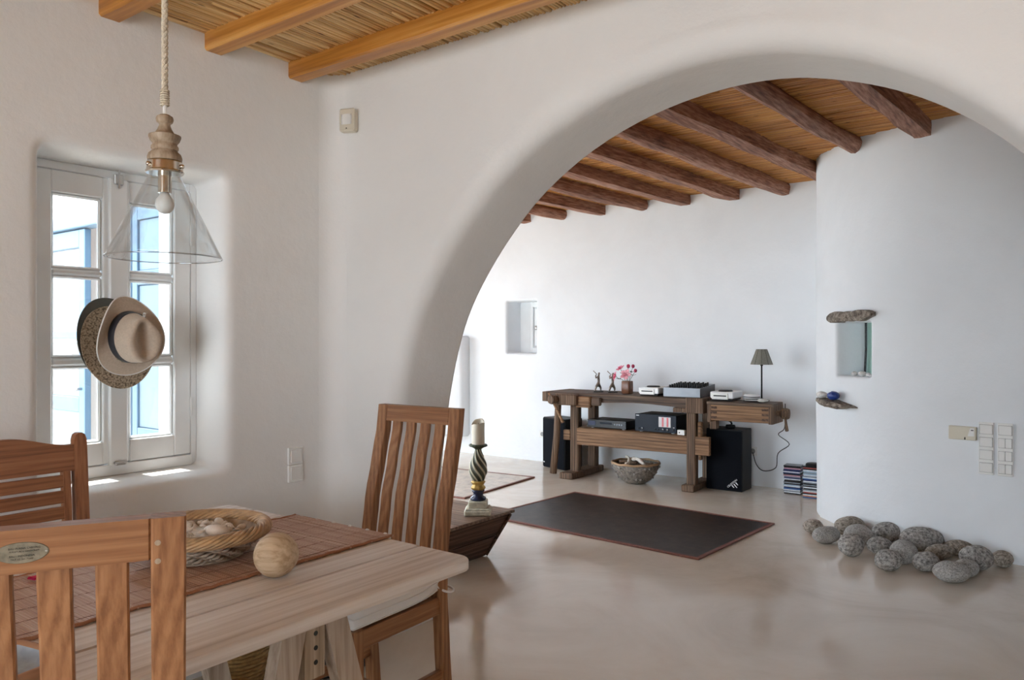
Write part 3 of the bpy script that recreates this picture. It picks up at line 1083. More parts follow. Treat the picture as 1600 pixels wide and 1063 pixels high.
# glazed back of the curved wall niche; daylight behind it painted on a panel
wn3 = struct(bpy.data.objects.new('window_3', None), 'narrow greenish pane at the back of the stone-lintel niche')
COL.objects.link(wn3)
for d0, d1, sa, sb, nm, mt in ((0.232, 0.240, ns0 + 0.01, ns1 - 0.0, 'pane', 'pane_green'), (0.250, 0.262, ns0 - 0.01, ns1 + 0.01, 'daylight_back_panel', 'niche_daylight')):
    q = MB()
    P4 = [curved(sa, NZ[0], d0), curved(sb, NZ[0], d0), curved(sb, NZ[0], d1), curved(sa, NZ[0], d1)]
    q.loft([P4, [(a, b_, NZ[1]) for a, b_, _ in P4]])
    q.build(nm, mt, wn3)
q = MB()
P0 = curved(ns0 + 0.012, NZ[0], 0.222)
P1 = curved(ns0 + 0.026, NZ[1], 0.222)
q.tube([P0, tuple((Vector(P0) + Vector(P1)) / 2 + Vector((0.004, 0, 0))), P1], 0.008, 6)
q.build('frame_edge', 'dark_stone', wn3)

# ------------------------------------------------------------------ outside the window: pale blue shutters and courtyard doors
for y_, lab in ((1.93, 'pale blue outside shutter folded open beyond the window, nearer the house wall'), (1.05, 'pale blue outside shutter folded open on the near side of the window')):
    sh = thing('window_shutter', lab, 'shutter', (-3.41, y_, 0), 0, 'outside shutters')
    sgn = 1 if y_ > 1.5 else -1
    for k in range(2):
        q = MB()
        x0 = -0.02 - 0.36 * k
        a, b_ = x0 - 0.35, x0
        ys = (0.0, 0.035)
        q.box(a, a + 0.05, *ys, 0.84, 2.02, 0.003)
        q.box(b_ - 0.05, b_, *ys, 0.84, 2.02, 0.003)
        for z0, z1 in ((0.84, 0.92), (1.30, 1.37), (1.62, 1.69), (1.94, 2.02)):
            q.box(a + 0.05, b_ - 0.05, *ys, z0, z1, 0.003)
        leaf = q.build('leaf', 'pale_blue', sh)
        for z0, z1 in ((0.92, 1.30), (1.37, 1.62), (1.69, 1.94)):
            q = MB()
            q.box(a + 0.05, b_ - 0.05, 0.010, 0.026, z0, z1, 0.004)
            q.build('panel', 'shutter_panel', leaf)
    q = MB()
    q.tube([(-0.73, -0.01, 1.20), (-0.73, -0.01, 1.32)], 0.01, 8)
    q.build('bolt', 'steel', sh)
dr = struct(bpy.data.objects.new('door_1', None), 'pale blue framed courtyard doors of the living room')
COL.objects.link(dr)
for x0, x1 in ((DX0, DX0 + 0.09), (DX1 - 0.09, DX1)):
    q = MB()
    q.box(x0, x1, AY0 - 0.01, AY0 + 0.10, 0, DZ, 0.006)
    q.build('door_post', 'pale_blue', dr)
q = MB()
q.box(DX0, DX1, AY0 - 0.01, AY0 + 0.10, DZ - 0.09, DZ, 0.006)
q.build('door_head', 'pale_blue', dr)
q = MB()
for x0, x1, z0, z1 in ((-6.30, -6.22, 0.01, 2.10), (-5.47, -5.39, 0.01, 2.10), (-6.22, -5.47, 0.01, 0.14), (-6.22, -5.47, 0.86, 0.96), (-6.22, -5.47, 1.36, 1.41), (-6.22, -5.47, 1.98, 2.10)):
    q.box(x0, x1, AY0 + 0.02, AY0 + 0.065, z0, z1, 0.004)
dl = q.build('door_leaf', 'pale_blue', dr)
q = MB()
q.box(-6.22, -5.47, AY0 + 0.035, AY0 + 0.050, 0.14, 0.86, 0.003)
q.build('door_panel', 'shutter_panel', dl)
for z0, z1 in ((0.96, 1.36), (1.41, 1.98)):
    q = MB()
    q.box(-6.22, -5.47, AY0 + 0.040, AY0 + 0.045, z0, z1)
    q.build('door_pane', 'pane', dl)
q = MB()
q.smooth = True
q.tube([(-5.43, AY0 + 0.02, 1.02), (-5.43, AY0 - 0.03, 1.02), (-5.53, AY0 - 0.03, 1.02)], 0.009, 8)
q.build('door_handle', 'steel', dl, smooth=True)
q = MB()
q.box(-9.0, -8.7, -8, 12, -0.13, 1.25)
q.box(-9.05, -8.65, -8, 12, 1.25, 1.32)
struct(q.build('wall_terrace', 'plaster'), 'low white terrace wall outside')

# ------------------------------------------------------------------ dining table
TX0, TX1, TY0, TY1, TZ = -2.51, -1.345, -0.55, 1.64, 0.75
tb = thing('dining_table', 'limed pine trestle table in front of the window', 'table', ((TX0 + TX1) / 2, (TY0 + TY1) / 2, 0))
ox, oy = (TX0 + TX1) / 2, (TY0 + TY1) / 2
PLK = [-2.51, -2.35, -2.19, -2.03, -1.87, -1.712, -1.552, -1.345]
for k in range(7):
    q = MB()
    a0, a1 = PLK[k] + (0.003 if k else 0), PLK[k + 1] - (0.003 if k < 6 else 0)
    n_ = 8
    rc = 0.045
    out = []
    loc_ = [(a0, TY0), (a1, TY0), (a1, TY1), (a0, TY1)]
    pts = []
    for i, (px, py) in enumerate(loc_):
        edge = (k == 6 and i in (1, 2)) or (k == 0 and i in (0, 3))
        if not edge:
            pts.append((px, py))
            continue
        cx_, cy_ = px + (rc if px == a0 else -rc), py + (rc if py == TY0 else -rc)
        s = {0: PI, 1: -PI / 2, 2: 0, 3: PI / 2}[i]
        pts += [(cx_ + rc * math.cos(s + PI / 2 * j / n_), cy_ + rc * math.sin(s + PI / 2 * j / n_)) for j in range(n_ + 1)]
    cxm, cym = (a0 + a1) / 2, (TY0 + TY1) / 2

    def ins(p, e):
        return (p[0] - ox + (e if p[0] < cxm else -e), p[1] - oy + (e if p[1] < cym else -e))
    R = []
    for z, e in ((TZ - 0.030, 0.002), (TZ - 0.027, 0.0), (TZ - 0.006, 0.0), (TZ - 0.002, 0.0016), (TZ, 0.004 if k == 6 else 0.0022)):
        R.append([(*ins(p, e), z) for p in pts])
    q.loft(R)
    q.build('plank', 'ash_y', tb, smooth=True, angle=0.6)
for yb in (1.20, 0.02):
    for xe in (-1.50, -2.12):
        for sg in (-1, 1):
            q = MB()
            top = Vector((xe - ox, yb + sg * 0.055 - oy, 0.69))
            bot = Vector((xe - ox + (0.03 if xe > -1.8 else -0.03), yb + sg * 0.235 - oy, 0.0))
            hw, hd = 0.020, 0.034
            R = []
            for p in (bot, top):
                R.append([(p.x - hw, p.y - hd, p.z), (p.x + hw, p.y - hd, p.z), (p.x + hw, p.y + hd, p.z), (p.x - hw, p.y + hd, p.z)])
            q.loft(R)
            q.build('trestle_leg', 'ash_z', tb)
        q = MB()
        q.box(xe - ox - 0.02, xe - ox + 0.02, yb - oy - 0.03, yb - oy + 0.03, 0.535, TZ - 0.031, 0.003)
        post = q.build('height_post', 'turned', tb)
        for zz in (0.575, 0.61, 0.645):
            q = MB()
            q.X = Matrix.Translation((xe - ox + 0.0205, yb - oy, zz)) @ Matrix.Rotation(PI / 2, 4, 'Y')
            q.lathe([(0.006, 0.0), (0.006, 0.0006)], 12)
            q.build('peg_hole', 'dark_print', post)
    q = MB()
    q.box(-2.13 - ox, -1.49 - ox, yb - oy - 0.034, yb - oy - 0.031 + 0.0, 0.62, 0.69, 0.0)
    q.box(-2.13 - ox, -1.49 - ox, yb - oy + 0.031, yb - oy + 0.034, 0.62, 0.69, 0.0)
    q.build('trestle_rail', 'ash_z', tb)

# bamboo runner
RX0, RX1, RY0, RY1 = -2.145, -1.685, -0.30, 1.655
rn = thing('table_runner', 'reddish split-bamboo runner along the table', 'runner', (-1.915, 0.68, TZ + 0.0012))
q = MB()
y = RY0
while y < RY1:
    wd = rnd.uniform(0.0035, 0.0062)
    e0, e1 = rnd.uniform(-0.004, 0.004), rnd.uniform(-0.004, 0.004)
    zt = rnd.uniform(0.0022, 0.0036)
    wv = 0.0025 * (1 + math.sin(y * 9))
    q.box(RX0 + e0 + 1.915, RX1 + e1 + 1.915, y - 0.68, y + wd - 0.68, 0.0 + wv * 0.2, zt + wv * 0.4)
    y += wd + 0.0008
o = q.build('bamboo_slats', 'runner', rn)
o['kind'] = 'stuff'
for k in range(6):
    q = MB()
    xx = RX0 + 0.03 + k * 0.08 + 1.915
    q.tube([(xx + 0.001 * math.sin(j), RY0 - 0.68 + (RY1 - RY0) * j / 60, 0.0042 + 0.0008 * (j % 2)) for j in range(61)], 0.0008, 5)
    q.build('binding_thread', 'thread', rn)
for xx in (RX0 + 1.915, RX1 + 1.915):
    q = MB()
    q.smooth = True
    q.tube([(xx + 0.002 * math.sin(j * 1.3), RY0 - 0.68 + (RY1 - RY0) * j / 120, 0.004 + 0.001 * math.sin(j * 2.1)) for j in range(121)], 0.0042, 6)
    q.build('edge_cord', 'edge_cord', rn, smooth=True)
for k in range(6):
    q = MB()
    q.ball((RX0 + 0.03 + k * 0.08 + 1.915, RY1 - 0.68 + 0.002, 0.005), (0.008, 0.005, 0.004), 8, 6)
    q.build('knot', 'cushion', rn, smooth=True)

# wicker basket of shells
bk = thing('wicker_basket', 'shallow wicker basket full of shells on the runner', 'basket', (-1.955, 1.185, TZ + 0.0085))
BR0, BR1, BH = 0.115, 0.166, 0.064
for k in range(9):
    t = k / 8
    z = 0.008 + t * (BH - 0.008)
    r0 = BR0 + (BR1 - BR0) * t ** 0.8
    q = MB()
    q.smooth = True
    N = 112
    pts = []
    for j in range(N):
        a = 2 * PI * j / N
        rr_ = r0 + 0.0055 * math.cos(a * 28 + k * PI) + 0.0015 * noise.noise(Vector((a * 3, k, 0)))
        pts.append((rr_ * math.cos(a), rr_ * math.sin(a), z + 0.004 * math.sin(a * 14 + k * 1.3)))
    q.tube(pts, 0.0048, 5, closed=True)
    q.build('woven_strand', 'wicker_grey', bk, smooth=True)
q = MB()
q.lathe([(0.004, 0.001), (BR0 + 0.004, 0.001), (BR0 + 0.006, 0.006), (0.004, 0.006)], 40)
q.build('base_disc', 'wicker_grey', bk)
q = MB()
q.lathe([(BR0 - 0.004, 0.004), (BR1 - 0.014, BH), (BR1 - 0.010, BH), (BR0, 0.004)], 40, False, False)
q.build('inner_wall', 'wicker_grey', bk, smooth=True)
for k in range(10):
    q = MB()
    q.smooth = True
    ph0 = 2 * PI * k / 10
    N = 96
    pts = []
    for j in range(N):
        a = 2 * PI * j / N
        ph = ph0 + a * 5
        cr = 0.0165
        rr_ = BR1 + 0.006 + cr * math.cos(ph)
        pts.append((rr_ * math.cos(a), rr_ * math.sin(a), BH + 0.006 + cr * 0.85 * math.sin(ph)))
    q.tube(pts, 0.0050, 6, closed=True)
    q.build('rim_cane', 'wicker', bk, smooth=True)


def shell_mesh(kind):
    q = MB()
    q.smooth = True
    if kind == 0:      # fan shell
        R = []
        for j in range(7):
            t = j / 6
            ring = []
            for i in range(13):
                a = -1.15 + 2.3 * i / 12
                r_ = t * (1 + 0.05 * math.cos(i * PI))
                ring.append((r_ * math.sin(a), r_ * math.cos(a), 0.36 * math.sin(PI * min(1, t * 0.9 + 0.05)) * math.cos(a * 0.8) + 0.015 * math.cos(i * PI)))
            R.append(ring)
        q.loft(R, False)
        q.loft([[(x * 0.97, y * 0.97, z - 0.05) for x, y, z in r_] for r_ in R], False)
    elif kind == 1:    # spiral snail
        pts, rad = [], []
        for j in range(26):
            t = j / 25
            a = t * 5 * PI
            r_ = 0.62 * (1 - t) ** 1.2
            pts.append((r_ * math.cos(a), r_ * math.sin(a), 0.1 + t * 1.1))
            rad.append(0.48 * (1 - t) ** 1.1 + 0.04)
        q.tube(pts, rad, 8)
    else:              # cowrie / pebble-like shell
        q.ball((0, 0, 0.45), (1.0, 0.68, 0.52), 12, 8, lambda d: 1 + 0.08 * noise.noise(d * 2))
    me = q.build('shell_source', 'shell', smooth=True)
    m_ = me.data
    bpy.data.objects.remove(me)
    return m_


shells = [shell_mesh(k) for k in range(3)]
heap = MB()
heap.smooth = True
heap.lathe([(0.003, 0.064), (0.06, 0.062), (0.105, 0.055), (0.126, 0.042), (0.112, 0.012), (0.003, 0.012)], 28, wob=lambda a, z: 0.05 * noise.noise(Vector((math.cos(a) * 3, math.sin(a) * 3, z * 40))))
hp = tag(put(heap.build('shell_heap', 'shell', smooth=True), (-1.955, 1.185, TZ + 0.0085)), 'bed of small broken shells filling the wicker basket', 'shells')
hp['kind'] = 'stuff'
placed = []
tries = 0
KN = ['pale fan-shaped seashell among the shells in the basket', 'pale spiral seashell among the shells in the basket', 'smooth rounded seashell among the shells in the basket']
while len(placed) < 46 and tries < 4000:
    tries += 1
    a, r_ = rnd.uniform(0, 2 * PI), 0.118 * math.sqrt(rnd.random())
    sz = rnd.uniform(0.010, 0.019)
    p = Vector((r_ * math.cos(a), r_ * math.sin(a), 0))
    if any((p - pp).length < (sz + ss) * 0.72 for pp, ss in placed):
        continue
    placed.append((p, sz))
    k = rnd.choice((0, 0, 1, 1, 1, 2, 2))
    o = bpy.data.objects.new('seashell', shells[k])
    COL.objects.link(o)
    zz = 0.079 - max(0, r_ - 0.03) * 0.17
    o.location = (-1.955 + p.x, 1.185 + p.y, TZ + zz)
    o.rotation_euler = (rnd.uniform(-0.5, 0.5), rnd.uniform(-0.5, 0.5), rnd.uniform(0, 6.28))
    o.scale = (sz,) * 3
    tag(o, KN[k], 'seashell', 'seashells in the basket')
big = bpy.data.objects.new('seashell', shells[2])
COL.objects.link(big)
put(big, (-1.872, 1.185, TZ + 0.072), (0.1, 0.2, 0.9))
big.scale = (0.032, 0.032, 0.032)
tag(big, 'largest smooth white shell on top at the right of the basket', 'seashell', 'seashells in the basket')

q = MB()
q.smooth = True
q.ball((0, 0, 0.0555), 0.0555, 40, 28)
tag(put(q.build('wooden_ball', 'ballwood', smooth=True), (-1.64, 1.205, TZ + 0.0003), (0, 0, 0.5)), 'pale turned wooden ball on the bare table planks', 'ball')

ds = thing('ceramic_dish', 'small terracotta dish with blue-grey glaze at the table edge', 'dish', (-1.525, 0.555, TZ + 0.0005), 0.2)
q = MB()
q.smooth = True
R = []
for g_, z in ((-0.03, 0.0), (-0.012, 0.004), (0.0, 0.022), (0.004, 0.034), (-0.003, 0.036), (-0.010, 0.030)):
    R.append([(a, b_, z) for a, b_ in round_rect(-0.085, 0.085, -0.07, 0.07, 0.03, g_, 3, 5)])
q.loft(R, True, True, False)
dsb = q.build('body', 'terracotta', ds, smooth=True)
q = MB()
q.smooth = True
R = []
for g_, z in ((-0.010, 0.030), (-0.018, 0.014), (-0.032, 0.009)):
    R.append([(a, b_, z) for a, b_ in round_rect(-0.085, 0.085, -0.07, 0.07, 0.03, g_, 3, 5)])
q.loft(R, True, False, True)
q.build('glazed_inside', 'glaze', ds, smooth=True)
q = MB()
q.smooth = True
R = []
for i in range(7):
    t = i / 6 - 0.5
    ring = [(t * 0.03 + 0.003 * math.sin(j * 2), (j / 4 - 0.5) * 0.022 * math.cos(t * 2.4), 0.006 + 0.010 * abs(j / 4 - 0.5) + 0.01 * t * t) for j in range(5)]
    R.append(ring)
q.loft(R, False)
q.loft([[(-b_ * 0.9 + 0.004, a * 0.9, z + 0.004) for a, b_, z in r_] for r_ in R], False)
tag(put(q.build('fallen_petal', 'magenta', smooth=True), (-2.075, 0.815, TZ + 0.002)), 'magenta flower petal lying on the runner', 'petal')

# ------------------------------------------------------------------ slatted teak chairs
def post_y(z):
    pts = [(0.0, 0.235), (0.30, 0.212), (0.45, 0.200), (0.60, 0.205), (0.75, 0.226), (0.90, 0.262), (1.02, 0.290), (1.10, 0.300)]
    for (z0, y0), (z1, y1) in zip(pts, pts[1:]):
        if z <= z1:
            t = (z - z0) / (z1 - z0)
            t = t * t * (3 - 2 * t) * 0.5 + t * 0.5
            return y0 + (y1 - y0) * t
    return pts[-1][1]


def swept(q, x0, x1, z0, z1, d, n=14, off=0.0, b=0.003):
    R = []
    for i in range(n + 1):
        z = z0 + (z1 - z0) * i / n
        y = post_y(z) + off
        R.append([(x0 + b, y - d, z), (x1 - b, y - d, z), (x1, y - d + b, z), (x1, y + d - b, z), (x1 - b, y + d, z), (x0 + b, y + d, z), (x0, y + d - b, z), (x0, y - d + b, z)])
    q.loft(R)


def slat_chair(label, loc, rz, plaque=False):
    W = 0.20
    ch = thing('dining_chair', label, 'chair', loc, rz, 'slat-back teak chairs')
    HT = 1.10
    for sx in (-1, 1):
        q = MB()
        a, b_ = sorted((sx * W, sx * (W - 0.046)))
        swept(q, a, b_, 0.0, HT, 0.019, 22)
        p_ = q.build('back_post', 'teak_z', ch, smooth=True, angle=0.5)
        for zz in (HT - 0.035, HT - 0.062):
            q = MB()
            q.X = Matrix.Translation((sx * (W - 0.037), post_y(zz) + 0.0185, zz)) @ Matrix.Rotation(-PI / 2 - 0.12, 4, 'X')
            q.lathe([(0.0042, 0), (0.0042, 0.0012)], 10)
            q.build('dowel_plug', 'turned', p_)
        q = MB()
        q.box(sx * (W - 0.024) - 0.024, sx * (W - 0.024) + 0.024, -0.235, -0.190, 0.0, 0.452, 0.003)
        q.build('front_leg', 'teak_z', ch)
        q = MB()
        q.box(sx * (W - 0.022) - 0.012, sx * (W - 0.022) + 0.012, -0.195, 0.19, 0.385, 0.445, 0.003)
        q.build('side_rail', 'teak_y', ch)
        q = MB()
        q.box(sx * (W - 0.024) - 0.010, sx * (W - 0.024) + 0.010, -0.195, 0.205, 0.15, 0.185, 0.003)
        q.build('stretcher', 'teak_y', ch)
    q = MB()
    R = []
    swept(q, -W + 0.046, W - 0.046, HT - 0.060, HT, 0.017, 4)
    rail = q.build('top_rail', 'teak_x', ch, smooth=True, angle=0.5)
    q = MB()
    swept(q, -W + 0.046, W - 0.046, 0.485, 0.525, 0.013, 3)
    q.build('lower_back_rail', 'teak_x', ch, smooth=True, angle=0.5)
    for k in range(4):
        q = MB()
        x0 = -W + 0.046 + 0.0280 * (k + 1) + 0.0420 * k
        swept(q, x0, x0 + 0.042, 0.52, HT - 0.06, 0.009, 16)
        q.build('back_slat', 'teak_z', ch, smooth=True, angle=0.5)
    q = MB()
    q.box(-W + 0.046, W - 0.046, -0.225, -0.200, 0.385, 0.445, 0.003)
    q.build('front_rail', 'teak_x', ch)
    q = MB()
    q.box(-W + 0.046, W - 0.046, 0.185, 0.210, 0.385, 0.445, 0.003)
    q.build('rear_rail', 'teak_x', ch)
    q = MB()
    q.box(-W + 0.034, W - 0.034, -0.01, 0.01, 0.152, 0.182, 0.003)
    q.build('cross_stretcher', 'teak_x', ch)
    for k in range(5):
        q = MB()
        y0 = -0.19 + 0.074 * k
        q.box(-W + 0.036, W - 0.036, y0, y0 + 0.066, 0.436, 0.4505, 0.003)
        q.build('seat_slat', 'teak_x', ch)
    if plaque:
        yy = post_y(HT - 0.034) + 0.0172
        base = Matrix.Translation((0.0, yy, HT - 0.031)) @ Matrix.Rotation(-PI / 2 - 0.10, 4, 'X') @ Matrix.Rotation(PI, 4, 'Z')
        q = MB()
        q.X = base
        R = []
        for rs, z in ((1.0, 0.0), (1.0, 0.0010), (0.96, 0.0016)):
            R.append([(0.031 * rs * math.cos(2 * PI * i / 40), 0.0145 * rs * math.sin(2 * PI * i / 40), z) for i in range(40)])
        q.loft(R)
        pq = q.build('maker_plaque', 'brass', rail)
        pq['label'] = 'small oval engraved metal plate'
        # base z axis points out of the chair's rear face; lettering reads from behind
        for body, sz, dx, dy in (('BALI PURNA CARVING', 0.0036, 0.003, 0.0062), ('FURNITURE & HANDICRAFT', 0.0027, 0.003, 0.0020),
                                 ('BALI - INDONESIA', 0.0036, 0.0, -0.0042), ('TELP. 62. 361. 71000', 0.0030, 0.0, -0.0086)):
            text_mesh(body, sz, 'plaque_lettering', 'dark_print', rail, base @ Matrix.Translation((dx, dy, 0.0018)), 0.0001)
        for sx in (-0.028, 0.028):
            q = MB()
            q.X = base @ Matrix.Translation((sx, 0, 0.0012))
            q.lathe([(0.0018, 0), (0.0012, 0.0009)], 10)
            q.build('plaque_pin', 'steel', rail)
    return ch


slat_chair('slat-back teak chair with a white cushion, standing before the arch', (-1.995, 1.82, 0), 0.04)
slat_chair('teak chair in the foreground seen from behind, oval plate on its top rail', (-1.398, 0.582, 0), -2.084, True)

# seat cushion
cu = thing('seat_cushion', 'white tie-on seat cushion on the chair before the arch', 'cushion', (-1.995, 1.82, 0.4515), 0.04)
q = MB()
q.smooth = True
n_, R = 18, []


def cush(u, v_, top):
    x_, y_ = u * 0.185, -0.015 + v_ * 0.205
    e = max(abs(u), abs(v_))
    edge = (1 - max(0, (e - 0.80) / 0.20) ** 2 * 0.55)
    lift = 0.018 * max(0, v_) ** 3
    z = (0.076 * edge + 0.006 * noise.noise(Vector((u * 2, v_ * 2, 1)))) if top else 0.004
    return (x_ * (1 if top else 0.985), y_, z + lift)


for top in (True, False):
    R = [[cush(-1 + 2 * i / n_, -1 + 2 * j / n_, top) for i in range(n_ + 1)] for j in range(n_ + 1)]
    q.loft(R, False)
bd = [(-1 + 2 * i / n_, -1) for i in range(n_)] + [(1, -1 + 2 * i / n_) for i in range(n_)] + [(1 - 2 * i / n_, 1) for i in range(n_)] + [(-1, 1 - 2 * i / n_) for i in range(n_)]
q.loft([[cush(u, v_, False) for u, v_ in bd], [cush(u * 1.012, v_ * 1.012, False)[:2] + (cush(u, v_, False)[2] * 0.4 + cush(u, v_, True)[2] * 0.6,) for u, v_ in bd], [cush(u, v_, True) for u, v_ in bd]], True, False, False)
q.build('cushion_pad', 'cushion', cu, smooth=True)
for top in (True, False):
    q = MB()
    q.smooth = True
    q.tube([tuple(Vector(cush(u * 1.005, v_ * 1.005, top))) for u, v_ in bd], 0.0028, 6, closed=True)
    q.build('piping', 'cushion', cu, smooth=True)
for sx in (-1, 1):
    q = MB()
    q.smooth = True
    q.tube(catmull([(sx * 0.17, 0.180, 0.040), (sx * 0.20, 0.19, 0.02), (sx * 0.215, 0.215, 0.010), (sx * 0.210, 0.238, 0.012), (sx * 0.18, 0.240, 0.02), (sx * 0.147, 0.22, 0.03), (sx * 0.147, 0.185, 0.06)], 5), 0.0042, 6)
    q.build('tie', 'cushion', cu, smooth=True)

# arched-back chair by the window
ac = thing('garden_chair', 'reddish wooden chair with horizontal back slats and arched top, by the window', 'chair', (-2.40, 0.955, 0), PI / 2)


def lean(z):
    return 0.19 + max(0, z - 0.42) * 0.075


for sx in (-1, 1):
    q = MB()
    R = []
    for z, e in ((0, 0), (0.42, 0), (1.0, 0), (1.028, 0.001), (1.042, 0.006), (1.048, 0.015)):
        y_ = lean(z) + (0.03 * (1 - z / 0.42) if z < 0.42 else 0)
        x0, x1 = sorted((sx * 0.235, sx * 0.195))
        R.append([(x0 + e, y_ - 0.014, z), (x1 - e, y_ - 0.014, z), (x1 - e, y_ + 0.014, z), (x0 + e, y_ + 0.014, z)])
    q.loft(R)
    q.build('back_post', 'redteak_z', ac)
    q = MB()
    x0, x1 = sorted((sx * 0.235, sx * 0.195))
    q.box(x0, x1, -0.20, -0.165, 0, 0.44, 0.003)
    q.build('front_leg', 'redteak_z', ac)
    q = MB()
    q.box(min(sx * 0.225, sx * 0.205), max(sx * 0.225, sx * 0.205), -0.17, 0.19, 0.385, 0.43, 0.003)
    q.build('side_rail', 'redteak_x', ac)
    q = MB()
    R = []
    for z in (0.46, 0.93):
        y_ = lean(z)
        x0, x1 = sorted((sx * 0.182, sx * 0.160))
        R.append([(x0, y_ - 0.012, z), (x1, y_ - 0.012, z), (x1, y_ + 0.012, z), (x0, y_ + 0.012, z)])
    q.loft(R)
    q.build('inner_stile', 'redteak_z', ac)
q = MB()
N = 24
R = []
for i in range(N + 1):
    x_ = -0.195 + 0.39 * i / N
    t = x_ / 0.195
    zt = 1.012 + 0.034 * (0.5 + 0.5 * math.cos(PI * min(1, abs(t) * 1.05)))
    zb = 0.928
    R.append([(x_, lean(zb) - 0.011, zb), (x_, lean(zt) - 0.011, zt), (x_, lean(zt) + 0.011, zt), (x_, lean(zb) + 0.011, zb)])
q.loft(R)
q.build('arched_top_rail', 'redteak_x', ac, smooth=True, angle=0.5)
for k in range(9):
    q = MB()
    z0 = 0.918 - 0.0495 * (k + 1) + 0.0095
    y0 = lean(z0)
    q.box(-0.162, 0.162, y0 - 0.007, y0 + 0.007, z0, z0 + 0.040, 0.002)
    q.build('back_slat', 'redteak_x', ac)
for k in range(6):
    q = MB()
    y0 = -0.20 + 0.064 * k
    q.box(-0.205, 0.205, y0, y0 + 0.056, 0.43, 0.446, 0.003)
    q.build('seat_slat', 'redteak_x', ac)

# ------------------------------------------------------------------ pendant lamp
LX, LY = -1.905, 1.058
pl = thing('pendant_lamp', 'clear glass cone pendant lamp hanging on a rope', 'lamp', (LX, LY, 0))
ZB = 1.562
q = MB()
q.smooth = True
N = 64


def gl_r(t, a, e):
    return 0.029 + (0.141 - 0.029) * t + e + (0.0016 * noise.noise(Vector((math.cos(a) * 3.2, math.sin(a) * 3.2, t * 4.5 + e * 300))) if t > 0.05 else 0)


rings = []
for j in range(26):
    t = j / 25
    rings.append([(gl_r(t, 2 * PI * i / N, 0.0) * math.cos(2 * PI * i / N), gl_r(t, 2 * PI * i / N, 0.0) * math.sin(2 * PI * i / N), ZB + 0.232 * (1 - t)) for i in range(N)])
for j in range(25, -1, -1):
    t = j / 25
    rings.append([(gl_r(t, 2 * PI * i / N, -0.0026) * math.cos(2 * PI * i / N), gl_r(t, 2 * PI * i / N, -0.0026) * math.sin(2 * PI * i / N), ZB + 0.232 * (1 - t)) for i in range(N)])
rings.append(rings[0])
q.loft(rings, True, False, False)
q.build('glass_shade', 'glass', pl, smooth=True)
q = MB()
q.smooth = True
q.tube([(0.1397 * math.cos(2 * PI * i / 64), 0.1397 * math.sin(2 * PI * i / 64), ZB) for i in range(64)], 0.0017, 6, closed=True)
q.build('shade_rim', 'rim_glass', pl, smooth=True)
q = MB()
q.smooth = True
zt = ZB + 0.218
q.lathe([(0.030, zt), (0.045, zt), (0.047, zt + 0.004), (0.044, zt + 0.008), (0.043, zt + 0.028), (0.040, zt + 0.032), (0.015, zt + 0.033)], 36)
col_ = q.build('metal_collar', 'chrome', pl, smooth=True, angle=0.5)
for a in (0.6, 2.7, 4.8):
    q = MB()
    q.smooth = True
    q.ball((0.046 * math.cos(a), 0.046 * math.sin(a), zt + 0.018), 0.006, 10, 8)
    q.build('thumb_screw', 'chrome', col_, smooth=True)
q = MB()
z0 = zt + 0.032
pr = [(0.004, 0), (0.042, 0.0), (0.043, 0.008), (0.040, 0.018), (0.033, 0.024), (0.031, 0.028), (0.034, 0.032), (0.034, 0.037), (0.031, 0.041), (0.030, 0.045),
      (0.036, 0.052), (0.040, 0.062), (0.040, 0.066), (0.024, 0.072), (0.018, 0.082), (0.014, 0.092), (0.014, 0.096), (0.020, 0.101), (0.022, 0.108), (0.020, 0.115), (0.012, 0.120), (0.003, 0.121)]
q.lathe([(r_ * 0.98, z0 + z) for r_, z in pr], 32)
q.build('turned_wood_neck', 'turned', pl, smooth=True, angle=0.7)
q = MB()
q.lathe([(0.003, zt + 0.002), (0.0165, zt + 0.002), (0.0165, zt - 0.050), (0.003, zt - 0.050)], 20)
q.build('bulb_socket', 'chrome', pl, smooth=True, angle=0.5)
q = MB()
q.smooth = True
q.lathe([(0.010, zt - 0.049), (0.013, zt - 0.056), (0.0215, zt - 0.068), (0.0235, zt - 0.080), (0.0205, zt - 0.092), (0.012, zt - 0.101), (0.002, zt - 0.1035)], 24)
q.build('bulb', 'bulb', pl, smooth=True)
q = MB()
zr = z0 + 0.120
q.lathe([(0.0045, zr), (0.0045, zr + 0.03)], 12)
q.build('cord_sleeve', 'white_plastic', pl)
q = MB()
q.smooth = True
for st in range(3):
    pts = []
    N = 150
    for j in range(N):
        z = zr + 0.024 + (CZ - 0.01 - zr - 0.024) * j / (N - 1)
        a = j * 0.62 + st * 2 * PI / 3
        pts.append((0.0042 * math.cos(a), 0.0042 * math.sin(a), z))
    q.tube(pts, 0.0046, 6)
for st in range(7):
    pts = [(0.0095 * math.cos(a), 0.0095 * math.sin(a), zr + 0.026 + st * 0.006) for a in [2 * PI * i / 12 for i in range(12)]]
    q.tube(pts, 0.0028, 5, closed=True)
q.build('rope', 'rope', pl, smooth=True)

